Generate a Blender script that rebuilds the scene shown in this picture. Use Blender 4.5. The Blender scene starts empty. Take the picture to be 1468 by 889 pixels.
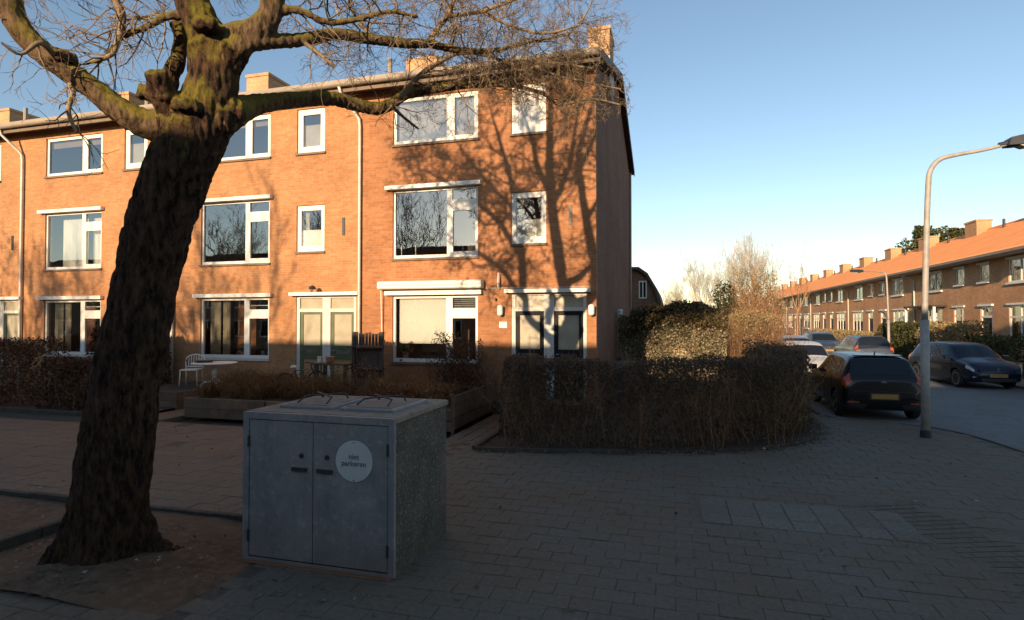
import bpy, bmesh, math, random
import numpy as np
from mathutils import Vector, Matrix

# ------------------------------------------------------------------ camera, sky, sun, exposure
S = bpy.context.scene
COL = S.collection
R = math.radians
cam = bpy.data.cameras.new('camera')
cam.sensor_width = 36
cam.lens = 36 * 826.19 / 1468
cam.clip_end = 4000
co = bpy.data.objects.new('camera', cam)
COL.objects.link(co)
co.location = (0, 0, 2.2)
co.rotation_euler = (R(90 + 1.012), 0, 0.275043)
S.camera = co

SUN_AZ, SUN_EL = 11.0, 13.2          # degrees: sun stands behind the camera, to the left
w = bpy.data.worlds.new('World')
S.world = w
w.use_nodes = True
wn = w.node_tree.nodes
sky = wn.new('ShaderNodeTexSky')
sky.sky_type = 'NISHITA'
sky.sun_disc = False
sky.sun_elevation = R(SUN_EL)
sky.sun_rotation = R(180 + SUN_AZ)
sky.air_density = 1.0
sky.dust_density = 0.25
sky.ozone_density = 1.2
w.node_tree.links.new(sky.outputs[0], wn['Background'].inputs[0])
wn['Background'].inputs[1].default_value = 0.12
sl = bpy.data.lights.new('sun', 'SUN')
sl.energy = 5.0
sl.angle = R(0.45)
sl.color = (1.0, 0.725, 0.455)
so = bpy.data.objects.new('sun', sl)
COL.objects.link(so)
to_sun = Vector((-math.sin(R(SUN_AZ)) * math.cos(R(SUN_EL)), -math.cos(R(SUN_AZ)) * math.cos(R(SUN_EL)), math.sin(R(SUN_EL))))
so.rotation_euler = to_sun.to_track_quat('Z', 'Y').to_euler()
S.view_settings.view_transform = 'Standard'
S.view_settings.look = 'None'
S.view_settings.gamma = 1
S.view_settings.exposure = 0.65
S.cycles.max_bounces = 6
S.cycles.transparent_max_bounces = 12

rnd = random.Random(7)
nrg = np.random.default_rng(7)

# ------------------------------------------------------------------ materials
def newmat(name):
    m = bpy.data.materials.new(name)
    m.use_nodes = True
    nt = m.node_tree
    return m, nt, nt.nodes, nt.links, nt.nodes['Principled BSDF']

def ramp(N, stops):
    r = N.new('ShaderNodeValToRGB')
    while len(r.color_ramp.elements) < len(stops):
        r.color_ramp.elements.new(0.5)
    for e, (p, c) in zip(r.color_ramp.elements, stops):
        e.position = p
        e.color = (c[0], c[1], c[2], 1)
    return r

def noise(N, L, scale, detail=5, rough=0.6, vec=None):
    n = N.new('ShaderNodeTexNoise')
    n.inputs['Scale'].default_value = scale
    n.inputs['Detail'].default_value = detail
    n.inputs['Roughness'].default_value = rough
    if vec:
        L.new(vec, n.inputs['Vector'])
    return n

def bump(N, L, P, height, strength, dist=0.01):
    b = N.new('ShaderNodeBump')
    b.inputs['Strength'].default_value = strength
    b.inputs['Distance'].default_value = dist
    L.new(height, b.inputs['Height'])
    L.new(b.outputs[0], P.inputs['Normal'])
    return b

def mixc(N, L, fac, a, b, mode='MIX'):
    m = N.new('ShaderNodeMix')
    m.data_type = 'RGBA'
    m.blend_type = mode
    for sock, v in ((m.inputs[0], fac), (m.inputs[6], a), (m.inputs[7], b)):
        if isinstance(v, (int, float)):
            sock.default_value = v
        elif isinstance(v, tuple):
            sock.default_value = (v[0], v[1], v[2], 1)
        else:
            L.new(v, sock)
    return m.outputs[2]

def simple(name, c1, c2=None, scale=6, rough=0.6, bmp=0.0, bscale=60, metal=0.0, spec=0.5, coat=0.0, island=0.0, objrand=0.0):
    m, nt, N, L, P = newmat(name)
    tc = N.new('ShaderNodeTexCoord')
    if c2 is None:
        c2 = tuple(min(1, c * 0.8) for c in c1)
    n = noise(N, L, scale, vec=tc.outputs['Object'])
    r = ramp(N, [(0.3, c1), (0.7, c2)])
    L.new(n.outputs[0], r.inputs[0])
    col = r.outputs[0]
    for amount, kind in ((island, 'i'), (objrand, 'o')):
        if amount:
            src = N.new('ShaderNodeNewGeometry').outputs['Random Per Island'] if kind == 'i' else N.new('ShaderNodeObjectInfo').outputs['Random']
            rr = ramp(N, [(0, (1 - amount,) * 3), (1, (1 + amount,) * 3)])
            L.new(src, rr.inputs[0])
            col = mixc(N, L, 1.0, col, rr.outputs[0], 'MULTIPLY')
    L.new(col, P.inputs['Base Color'])
    P.inputs['Roughness'].default_value = rough
    P.inputs['Metallic'].default_value = metal
    P.inputs['Specular IOR Level'].default_value = spec
    P.inputs['Coat Weight'].default_value = coat
    P.inputs['Coat Roughness'].default_value = 0.05
    if bmp:
        n2 = noise(N, L, bscale, vec=tc.outputs['Object'])
        bump(N, L, P, n2.outputs[0], bmp, 0.01)
    return m

def brickmat(name, ca, cb, mortar, stain=0.25, bw=0.225, rh=0.0655):
    m, nt, N, L, P = newmat(name)
    tc = N.new('ShaderNodeTexCoord')
    sp = N.new('ShaderNodeSeparateXYZ')
    L.new(tc.outputs['Object'], sp.inputs[0])
    ad = N.new('ShaderNodeMath')
    L.new(sp.outputs[0], ad.inputs[0])
    L.new(sp.outputs[1], ad.inputs[1])
    cb_ = N.new('ShaderNodeCombineXYZ')
    L.new(ad.outputs[0], cb_.inputs[0])
    L.new(sp.outputs[2], cb_.inputs[1])
    b = N.new('ShaderNodeTexBrick')
    b.inputs['Scale'].default_value = 1
    b.inputs['Brick Width'].default_value = bw
    b.inputs['Row Height'].default_value = rh
    b.inputs['Mortar Size'].default_value = 0.006
    b.inputs['Mortar Smooth'].default_value = 0.3
    b.inputs['Bias'].default_value = 0.0
    b.inputs['Color1'].default_value = (*ca, 1)
    b.inputs['Color2'].default_value = (*cb, 1)
    b.inputs['Mortar'].default_value = (*mortar, 1)
    L.new(cb_.outputs[0], b.inputs['Vector'])
    n = noise(N, L, 0.7, 6, 0.65, tc.outputs['Object'])
    r = ramp(N, [(0.3, (1 - stain,) * 3), (0.7, (1 + stain * 0.5,) * 3)])
    L.new(n.outputs[0], r.inputs[0])
    n3 = noise(N, L, 9, 3, 0.6, cb_.outputs[0])
    r3 = ramp(N, [(0.35, (0.9, 0.89, 0.88)), (0.65, (1.06, 1.06, 1.06))])
    L.new(n3.outputs[0], r3.inputs[0])
    c = mixc(N, L, 1.0, b.outputs['Color'], r.outputs[0], 'MULTIPLY')
    c = mixc(N, L, 1.0, c, r3.outputs[0], 'MULTIPLY')
    L.new(c, P.inputs['Base Color'])
    P.inputs['Roughness'].default_value = 0.9
    P.inputs['Specular IOR Level'].default_value = 0.2
    inv = N.new('ShaderNodeMath')
    inv.operation = 'SUBTRACT'
    inv.inputs[0].default_value = 1
    L.new(b.outputs['Fac'], inv.inputs[1])
    bump(N, L, P, inv.outputs[0], 0.5, 0.006)
    return m

def glassmat(name, base_refl=0.18, tint=(0.9, 0.93, 0.93)):
    m, nt, N, L, P = newmat(name)
    N.remove(P)
    out = N['Material Output']
    tr = N.new('ShaderNodeBsdfTransparent')
    tr.inputs[0].default_value = (*tint, 1)
    gl = N.new('ShaderNodeBsdfGlossy')
    gl.inputs['Roughness'].default_value = 0.012
    tc = N.new('ShaderNodeTexCoord')
    nz = noise(N, L, 1.7, 2, 0.5, tc.outputs['Object'])
    b = N.new('ShaderNodeBump')
    b.inputs['Strength'].default_value = 0.05
    b.inputs['Distance'].default_value = 0.02
    L.new(nz.outputs[0], b.inputs['Height'])
    L.new(b.outputs[0], gl.inputs['Normal'])
    lw = N.new('ShaderNodeFresnel')
    lw.inputs['IOR'].default_value = 1.5
    mr = N.new('ShaderNodeMapRange')
    mr.inputs['From Min'].default_value = 0.04
    mr.inputs['From Max'].default_value = 1
    mr.inputs['To Min'].default_value = base_refl
    mr.inputs['To Max'].default_value = 1
    L.new(lw.outputs[0], mr.inputs['Value'])
    mx = N.new('ShaderNodeMixShader')
    L.new(mr.outputs[0], mx.inputs[0])
    L.new(tr.outputs[0], mx.inputs[1])
    L.new(gl.outputs[0], mx.inputs[2])
    L.new(mx.outputs[0], out.inputs['Surface'])
    return m

def leafmat(name, stops, rough=0.7, trans=0.25):
    m, nt, N, L, P = newmat(name)
    g = N.new('ShaderNodeNewGeometry')
    r = ramp(N, stops)
    L.new(g.outputs['Random Per Island'], r.inputs[0])
    L.new(r.outputs[0], P.inputs['Base Color'])
    P.inputs['Roughness'].default_value = rough
    P.inputs['Specular IOR Level'].default_value = 0.25
    t = N.new('ShaderNodeBsdfTranslucent')
    L.new(r.outputs[0], t.inputs[0])
    mx = N.new('ShaderNodeMixShader')
    mx.inputs[0].default_value = trans
    L.new(P.outputs[0], mx.inputs[1])
    L.new(t.outputs[0], mx.inputs[2])
    L.new(mx.outputs[0], N['Material Output'].inputs['Surface'])
    return m

def barkmat(name, dark, light, moss, moss_amt=0.5, scale=1.0):
    m, nt, N, L, P = newmat(name)
    tc = N.new('ShaderNodeTexCoord')
    mp = N.new('ShaderNodeMapping')
    mp.inputs['Scale'].default_value = (11 * scale, 11 * scale, 3.4 * scale)
    L.new(tc.outputs['Object'], mp.inputs[0])
    n = noise(N, L, 1.6, 10, 0.78, mp.outputs[0])
    r = ramp(N, [(0.40, dark), (0.53, tuple((a + b) / 2 for a, b in zip(dark, light))), (0.68, light)])
    L.new(n.outputs[0], r.inputs[0])
    n2 = noise(N, L, 4.0, 6, 0.7, tc.outputs['Object'])
    g = N.new('ShaderNodeNewGeometry')
    sx = N.new('ShaderNodeSeparateXYZ')
    L.new(g.outputs['Normal'], sx.inputs[0])
    px = N.new('ShaderNodeSeparateXYZ')
    L.new(tc.outputs['Object'], px.inputs[0])
    up = N.new('ShaderNodeMapRange')          # moss likes the upper sides and the damp crotch of the tree
    up.inputs['From Min'].default_value = -0.5
    up.inputs['From Max'].default_value = 0.7
    L.new(sx.outputs[2], up.inputs['Value'])
    hi = N.new('ShaderNodeMapRange')
    hi.inputs['From Min'].default_value = 3.3
    hi.inputs['From Max'].default_value = 4.0
    L.new(px.outputs[2], hi.inputs['Value'])
    k = N.new('ShaderNodeMath'); k.operation = 'MULTIPLY'
    L.new(up.outputs[0], k.inputs[0]); L.new(hi.outputs[0], k.inputs[1])
    k2 = N.new('ShaderNodeMath'); k2.operation = 'ADD'
    L.new(n2.outputs[0], k2.inputs[0])
    k3 = N.new('ShaderNodeMath'); k3.operation = 'MULTIPLY'; k3.inputs[1].default_value = 0.45
    L.new(k.outputs[0], k3.inputs[0]); L.new(k3.outputs[0], k2.inputs[1])
    mr = N.new('ShaderNodeMapRange')
    mr.inputs['From Min'].default_value = 0.65
    mr.inputs['From Max'].default_value = 0.84
    mr.inputs['To Max'].default_value = moss_amt
    L.new(k2.outputs[0], mr.inputs['Value'])
    mossn = noise(N, L, 30, 4, 0.7, tc.outputs['Object'])
    mr2 = ramp(N, [(0.3, tuple(c * 0.5 for c in moss)), (0.7, moss)])
    L.new(mossn.outputs[0], mr2.inputs[0])
    c = mixc(N, L, mr.outputs[0], r.outputs[0], mr2.outputs[0])
    L.new(c, P.inputs['Base Color'])
    P.inputs['Roughness'].default_value = 0.95
    P.inputs['Specular IOR Level'].default_value = 0.15
    bump(N, L, P, n.outputs[0], 1.0, 0.06)
    return m

def groundmat(name, c1, c2, c3, s1=1.2, s2=14, rough=0.9, bmp=0.3, leaf=None):
    m, nt, N, L, P = newmat(name)
    tc = N.new('ShaderNodeTexCoord')
    a = noise(N, L, s1, 6, 0.65, tc.outputs['Object'])
    b = noise(N, L, s2, 6, 0.7, tc.outputs['Object'])
    r = ramp(N, [(0.35, c1), (0.65, c2)])
    L.new(a.outputs[0], r.inputs[0])
    r2 = ramp(N, [(0.45, (0, 0, 0)), (0.7, (1, 1, 1))])
    L.new(b.outputs[0], r2.inputs[0])
    c = mixc(N, L, r2.outputs[0], r.outputs[0], c3)
    L.new(c, P.inputs['Base Color'])
    P.inputs['Roughness'].default_value = rough
    P.inputs['Specular IOR Level'].default_value = 0.3
    d = noise(N, L, s2 * 5, 4, 0.7, tc.outputs['Object'])
    bump(N, L, P, d.outputs[0], bmp, 0.01)
    return m

def slabmat(name, c1, c2, dirt, per_object):
    m, nt, N, L, P = newmat(name)
    tc = N.new('ShaderNodeTexCoord')
    g = N.new('ShaderNodeNewGeometry')
    src = N.new('ShaderNodeObjectInfo').outputs['Random'] if per_object else g.outputs['Random Per Island']
    r = ramp(N, [(0, c1), (1, c2)])
    L.new(src, r.inputs[0])
    wn1 = noise(N, L, 0.55, 6, 0.62, g.outputs['Position'])
    rd = ramp(N, [(0.42, (0, 0, 0)), (0.68, (1, 1, 1))])
    L.new(wn1.outputs[0], rd.inputs[0])
    c = mixc(N, L, rd.outputs[0], r.outputs[0], dirt)
    wn2 = noise(N, L, 22, 6, 0.75, g.outputs['Position'])
    r2 = ramp(N, [(0.3, (0.72, 0.72, 0.72)), (0.7, (1.25, 1.25, 1.25))])
    L.new(wn2.outputs[0], r2.inputs[0])
    c = mixc(N, L, 1.0, c, r2.outputs[0], 'MULTIPLY')
    sp = noise(N, L, 95, 2, 0.5, g.outputs['Position'])
    r3 = ramp(N, [(0.74, (0, 0, 0)), (0.78, (1, 1, 1))])
    L.new(sp.outputs[0], r3.inputs[0])
    c = mixc(N, L, r3.outputs[0], c, (0.22, 0.20, 0.17))
    L.new(c, P.inputs['Base Color'])
    P.inputs['Roughness'].default_value = 0.85
    P.inputs['Specular IOR Level'].default_value = 0.3
    bump(N, L, P, wn2.outputs[0], 0.35, 0.006)
    return m

def weathered(name, c1, c2, fleck, grime, rough, fine=26, amt=0.35, bmp=0.12):
    # blotchy surface with flecks, scratches and grime that rises from the foot
    m, nt, N, L, P = newmat(name)
    tc = N.new('ShaderNodeTexCoord')
    a = noise(N, L, 2.6, 7, 0.7, tc.outputs['Object'])
    r = ramp(N, [(0.3, c1), (0.72, c2)])
    L.new(a.outputs[0], r.inputs[0])
    b = noise(N, L, fine, 5, 0.8, tc.outputs['Object'])
    rb = ramp(N, [(0.54, (0, 0, 0)), (0.7, (amt, amt, amt))])
    L.new(b.outputs[0], rb.inputs[0])
    c = mixc(N, L, rb.outputs[0], r.outputs[0], fleck)
    mp = N.new('ShaderNodeMapping'); mp.inputs['Scale'].default_value = (26, 26, 2.0)
    L.new(tc.outputs['Object'], mp.inputs[0])
    d = noise(N, L, 1.0, 4, 0.7, mp.outputs[0])
    rd = ramp(N, [(0.5, (0, 0, 0)), (0.75, (0.5, 0.5, 0.5))])
    L.new(d.outputs[0], rd.inputs[0])
    c = mixc(N, L, rd.outputs[0], c, c2)
    sp = N.new('ShaderNodeSeparateXYZ'); L.new(tc.outputs['Object'], sp.inputs[0])
    mr = N.new('ShaderNodeMapRange'); mr.inputs['From Min'].default_value = 0.42; mr.inputs['From Max'].default_value = 0.0
    L.new(sp.outputs[2], mr.inputs['Value'])
    k = N.new('ShaderNodeMath'); k.operation = 'MULTIPLY'; L.new(mr.outputs[0], k.inputs[0]); L.new(a.outputs[0], k.inputs[1])
    c = mixc(N, L, k.outputs[0], c, grime)
    L.new(c, P.inputs['Base Color'])
    P.inputs['Roughness'].default_value = rough
    P.inputs['Specular IOR Level'].default_value = 0.35
    bump(N, L, P, b.outputs[0], bmp, 0.008)
    return m

M = {}
M['brick'] = brickmat('facade_brick', (0.41, 0.188, 0.084), (0.50, 0.245, 0.112), (0.43, 0.27, 0.155), stain=0.25)
M['brickred'] = brickmat('corner_house_brick', (0.345, 0.145, 0.064), (0.445, 0.200, 0.092), (0.38, 0.225, 0.135), stain=0.32)
M['gablebrick'] = brickmat('weathered_gable_brick', (0.20, 0.098, 0.066), (0.26, 0.128, 0.084), (0.2, 0.13, 0.095), stain=0.3)  # house brick darkened in its colour for the gable side in shade
M['brick2'] = brickmat('row_brick', (0.50, 0.26, 0.135), (0.61, 0.335, 0.18), (0.5, 0.35, 0.23), stain=0.3)
M['brick3'] = brickmat('far_brick', (0.20, 0.11, 0.07), (0.26, 0.14, 0.09), (0.2, 0.15, 0.12))
M['chimney'] = brickmat('chimney_brick', (0.50, 0.29, 0.15), (0.58, 0.35, 0.19), (0.45, 0.33, 0.22))
M['white'] = simple('white_paint', (0.80, 0.77, 0.70), (0.70, 0.67, 0.60), 3, 0.45)
M['dimwhite'] = simple('weathered_white', (0.66, 0.63, 0.56), (0.5, 0.48, 0.43), 5, 0.55)
M['soffit'] = simple('soffit_board', (0.20, 0.14, 0.10), (0.14, 0.10, 0.07), 3, 0.7)
M['gutter'] = simple('zinc_gutter', (0.34, 0.28, 0.21), (0.24, 0.20, 0.16), 2, 0.6)
M['rooftile'] = simple('dark_roof_tile', (0.12, 0.08, 0.06), (0.08, 0.06, 0.05), 2, 0.8)
M['pantile'] = simple('orange_pantile', (0.88, 0.36, 0.135), (0.78, 0.30, 0.11), 1.1, 0.75, bmp=0.3, bscale=25, island=0.14)
M['glass'] = glassmat('window_glass', 0.29)
M['glass_plain'] = glassmat('door_glass', 0.08, (0.85, 0.85, 0.8))
M['blackpaint'] = simple('black_door_paint', (0.014, 0.015, 0.017), (0.010, 0.011, 0.013), 4, 0.6, spec=0.2)
M['greenpaint'] = simple('green_door_paint', (0.10, 0.13, 0.06), (0.07, 0.09, 0.045), 4, 0.4)
M['frosted'] = simple('frosted_glass', (0.44, 0.40, 0.30), (0.34, 0.30, 0.22), 3, 0.25)
M['frost_brown'] = simple('brown_lit_glass', (0.42, 0.26, 0.13), (0.34, 0.20, 0.10), 3, 0.3)
M['blind'] = simple('white_roller_blind', (0.82, 0.80, 0.74), (0.76, 0.74, 0.68), 2, 0.8)
M['greyblind'] = simple('grey_blind', (0.33, 0.31, 0.27), (0.28, 0.26, 0.23), 2, 0.8)
M['tanblind'] = simple('tan_blind', (0.26, 0.19, 0.13), (0.2, 0.15, 0.10), 2, 0.8)
M['browndrape'] = simple('brown_drape', (0.30, 0.13, 0.055), (0.24, 0.10, 0.045), 2, 0.9)  # orange-brown of sunlight inside the room, put into a sheet's colour
M['curtain'] = simple('cream_curtain', (0.62, 0.56, 0.44), (0.48, 0.43, 0.33), 5, 0.9)
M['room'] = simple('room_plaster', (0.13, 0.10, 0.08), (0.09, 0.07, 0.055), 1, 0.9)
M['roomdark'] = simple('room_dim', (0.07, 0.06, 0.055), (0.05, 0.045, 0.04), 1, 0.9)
M['metal'] = weathered('galvanised_steel', (0.31, 0.30, 0.285), (0.17, 0.17, 0.17), (0.52, 0.50, 0.47), (0.17, 0.11, 0.075), 0.6, fine=18, amt=0.5)
M['metaldark'] = simple('dark_steel', (0.05, 0.055, 0.065), (0.035, 0.04, 0.05), 5, 0.5, metal=0.3)
M['chrome'] = simple('bright_metal', (0.6, 0.6, 0.6), (0.5, 0.5, 0.5), 5, 0.2, metal=1)
M['pole'] = simple('galvanised_pole', (0.40, 0.37, 0.33), (0.27, 0.25, 0.23), 7, 0.55, bmp=0.15, bscale=60)
M['black'] = simple('black_rubber', (0.018, 0.018, 0.019), (0.012, 0.012, 0.013), 5, 0.7)
M['trim'] = simple('black_plastic', (0.025, 0.025, 0.027), (0.02, 0.02, 0.02), 5, 0.5)
M['sign'] = simple('white_sign_plate', (0.60, 0.62, 0.58), (0.5, 0.52, 0.5), 3, 0.4)
M['ink'] = simple('dark_ink', (0.17, 0.18, 0.19), (0.13, 0.14, 0.15), 3, 0.6)
M['timber'] = simple('weathered_timber', (0.20, 0.125, 0.075), (0.10, 0.065, 0.042), 4, 0.85, bmp=0.5, bscale=35, objrand=0.2)
M['darktimber'] = simple('dark_stained_timber', (0.075, 0.05, 0.04), (0.04, 0.03, 0.025), 5, 0.8, bmp=0.4, bscale=35, objrand=0.25)
M['palewood'] = simple('pale_post_wood', (0.50, 0.38, 0.24), (0.36, 0.27, 0.17), 6, 0.85, bmp=0.3, bscale=40)
M['asphalt'] = groundmat('street_brick_surface', (0.185, 0.178, 0.17), (0.14, 0.135, 0.132), (0.21, 0.20, 0.188), 1.0, 10)
M['ground'] = groundmat('bare_soil', (0.075, 0.05, 0.033), (0.05, 0.035, 0.025), (0.10, 0.07, 0.05), 0.8, 9, bmp=0.8)
M['dirt'] = groundmat('tree_pit_dirt', (0.15, 0.094, 0.055), (0.085, 0.056, 0.036), (0.20, 0.13, 0.08), 1.6, 11, bmp=1.0)
M['grassy'] = groundmat('mossy_strip', (0.055, 0.055, 0.045), (0.045, 0.05, 0.04), (0.06, 0.06, 0.05), 2, 12)
M['joint'] = groundmat('joint_sand', (0.105, 0.089, 0.067), (0.085, 0.072, 0.055), (0.13, 0.108, 0.08), 3, 20)
M['slab'] = slabmat('paving_slab', (0.150, 0.129, 0.099), (0.162, 0.140, 0.108), (0.158, 0.112, 0.073), True)
M['slabs'] = slabmat('paving_slabs', (0.150, 0.129, 0.099), (0.162, 0.140, 0.108), (0.158, 0.112, 0.073), False)
M['slabw'] = slabmat('brown_walk_slabs', (0.145, 0.115, 0.088), (0.17, 0.135, 0.104), (0.185, 0.135, 0.092), False)
M['brownbrick'] = slabmat('brown_bricks', (0.13, 0.098, 0.070), (0.165, 0.125, 0.09), (0.14, 0.11, 0.08), False)
M['tactile'] = slabmat('ribbed_tile', (0.155, 0.14, 0.115), (0.175, 0.158, 0.13), (0.155, 0.12, 0.09), True)
M['rib'] = slabmat('worn_rib', (0.22, 0.20, 0.17), (0.26, 0.24, 0.20), (0.20, 0.17, 0.13), True)
M['kerb'] = slabmat('kerb_stone', (0.15, 0.145, 0.135), (0.2, 0.19, 0.18), (0.12, 0.10, 0.085), False)
M['concrete'] = weathered('exposed_aggregate_concrete', (0.17, 0.135, 0.10), (0.06, 0.05, 0.04), (0.50, 0.43, 0.34), (0.06, 0.055, 0.035), 0.95, fine=38, amt=0.95, bmp=1.0)
M['concrete_dark'] = groundmat('dark_mossy_concrete', (0.075, 0.062, 0.05), (0.055, 0.05, 0.04), (0.10, 0.085, 0.065), 3, 15)
M['boxtop'] = simple('dirty_concrete_top', (0.36, 0.28, 0.21), (0.21, 0.16, 0.12), 9, 0.95, bmp=0.8, bscale=50)
M['bark'] = barkmat('mossy_bark', (0.012, 0.009, 0.008), (0.18, 0.10, 0.06), (0.26, 0.215, 0.04), 0.95)  # trunk bark kept darker than the limbs', its shade put into the colour
M['limbbark'] = barkmat('mossy_limb_bark', (0.055, 0.036, 0.022), (0.36, 0.24, 0.135), (0.30, 0.25, 0.05), 0.9)  # limb bark and moss paler than the trunk's, sunlight put into the colour
M['twig'] = simple('twig_bark', (0.30, 0.22, 0.135), (0.17, 0.12, 0.075), 12, 0.9, island=0.3)
M['twigpale'] = simple('pale_twig_bark', (0.56, 0.50, 0.40), (0.42, 0.37, 0.29), 1, 0.9, island=0.25)
M['twigbrown'] = simple('brown_twig_bark', (0.36, 0.19, 0.09), (0.25, 0.13, 0.065), 1, 0.9, island=0.35)
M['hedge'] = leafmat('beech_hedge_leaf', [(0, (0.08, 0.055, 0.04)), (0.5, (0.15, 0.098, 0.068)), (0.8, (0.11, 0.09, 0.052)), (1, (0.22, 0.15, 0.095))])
M['hedgebrown'] = leafmat('brown_hedge_leaf', [(0, (0.06, 0.032, 0.02)), (0.6, (0.11, 0.055, 0.03)), (1, (0.15, 0.08, 0.045))])
M['greenleaf'] = leafmat('evergreen_leaf', [(0, (0.035, 0.045, 0.015)), (0.6, (0.075, 0.085, 0.03)), (1, (0.13, 0.12, 0.045))])
M['ivy'] = leafmat('ivy_leaf', [(0, (0.09, 0.085, 0.045)), (0.5, (0.22, 0.19, 0.11)), (0.8, (0.36, 0.31, 0.20)), (1, (0.50, 0.42, 0.30))])
M['ivydark'] = leafmat('dark_ivy_leaf', [(0, (0.07, 0.055, 0.03)), (0.6, (0.14, 0.11, 0.058)), (1, (0.24, 0.19, 0.10))])
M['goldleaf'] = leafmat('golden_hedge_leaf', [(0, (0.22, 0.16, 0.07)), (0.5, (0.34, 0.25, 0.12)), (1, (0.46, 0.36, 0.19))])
M['drygrass'] = leafmat('dry_grass_blade', [(0, (0.16, 0.075, 0.03)), (0.6, (0.28, 0.14, 0.055)), (1, (0.38, 0.23, 0.10))])
M['plant'] = leafmat('house_plant_leaf', [(0, (0.03, 0.05, 0.02)), (1, (0.08, 0.11, 0.04))])
M['litter'] = leafmat('fallen_leaf', [(0, (0.12, 0.08, 0.045)), (0.7, (0.22, 0.16, 0.10)), (0.93, (0.3, 0.25, 0.19)), (1, (0.5, 0.48, 0.44))])
M['carblack'] = simple('black_car_paint', (0.006, 0.006, 0.007), (0.005, 0.005, 0.006), 2, 0.35, spec=0.35, coat=0.35)
M['carblue'] = simple('dark_blue_car_paint', (0.012, 0.021, 0.040), (0.011, 0.019, 0.036), 2, 0.35, spec=0.35, coat=0.35, metal=0.3)
M['cargrey'] = simple('grey_blue_car_paint', (0.05, 0.065, 0.085), (0.045, 0.06, 0.08), 2, 0.35, spec=0.35, coat=0.35, metal=0.3)
M['carwhite'] = simple('white_car_paint', (0.50, 0.49, 0.46), (0.46, 0.45, 0.43), 2, 0.35, spec=0.35, coat=0.35)
M['carsilver'] = simple('silver_car_paint', (0.36, 0.39, 0.42), (0.33, 0.36, 0.39), 2, 0.35, spec=0.35, coat=0.35, metal=0.5)
M['carnavy'] = simple('navy_car_paint', (0.03, 0.04, 0.055), (0.027, 0.036, 0.05), 2, 0.35, spec=0.35, coat=0.35)
M['carglass'] = simple('tinted_car_glass', (0.010, 0.013, 0.018), (0.014, 0.018, 0.024), 2, 0.05, spec=0.45)
M['taillight'] = simple('tail_lamp_lens', (0.50, 0.10, 0.035), (0.36, 0.05, 0.025), 8, 0.2)
M['headlight'] = simple('head_lamp_lens', (0.62, 0.62, 0.62), (0.5, 0.5, 0.52), 8, 0.1)
M['plate'] = simple('amber_number_plate', (0.38, 0.22, 0.06), (0.28, 0.16, 0.05), 9, 0.45)
M['rim'] = simple('alloy_rim', (0.42, 0.43, 0.44), (0.34, 0.35, 0.36), 8, 0.3, metal=0.8)
M['bluebin'] = simple('blue_grey_bin_plastic', (0.05, 0.075, 0.12), (0.04, 0.06, 0.10), 4, 0.5)
M['flats'] = brickmat('flats_brick', (0.22, 0.13, 0.09), (0.28, 0.17, 0.11), (0.25, 0.2, 0.16))
M['lead'] = simple('lead_flashing', (0.30, 0.33, 0.37), (0.24, 0.27, 0.31), 3, 0.5)
M['terracotta'] = simple('clay_pot', (0.34, 0.17, 0.09), (0.28, 0.13, 0.07), 5, 0.8)
M['porcelain'] = simple('white_pot', (0.7, 0.68, 0.62), (0.62, 0.6, 0.55), 5, 0.4)

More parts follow.
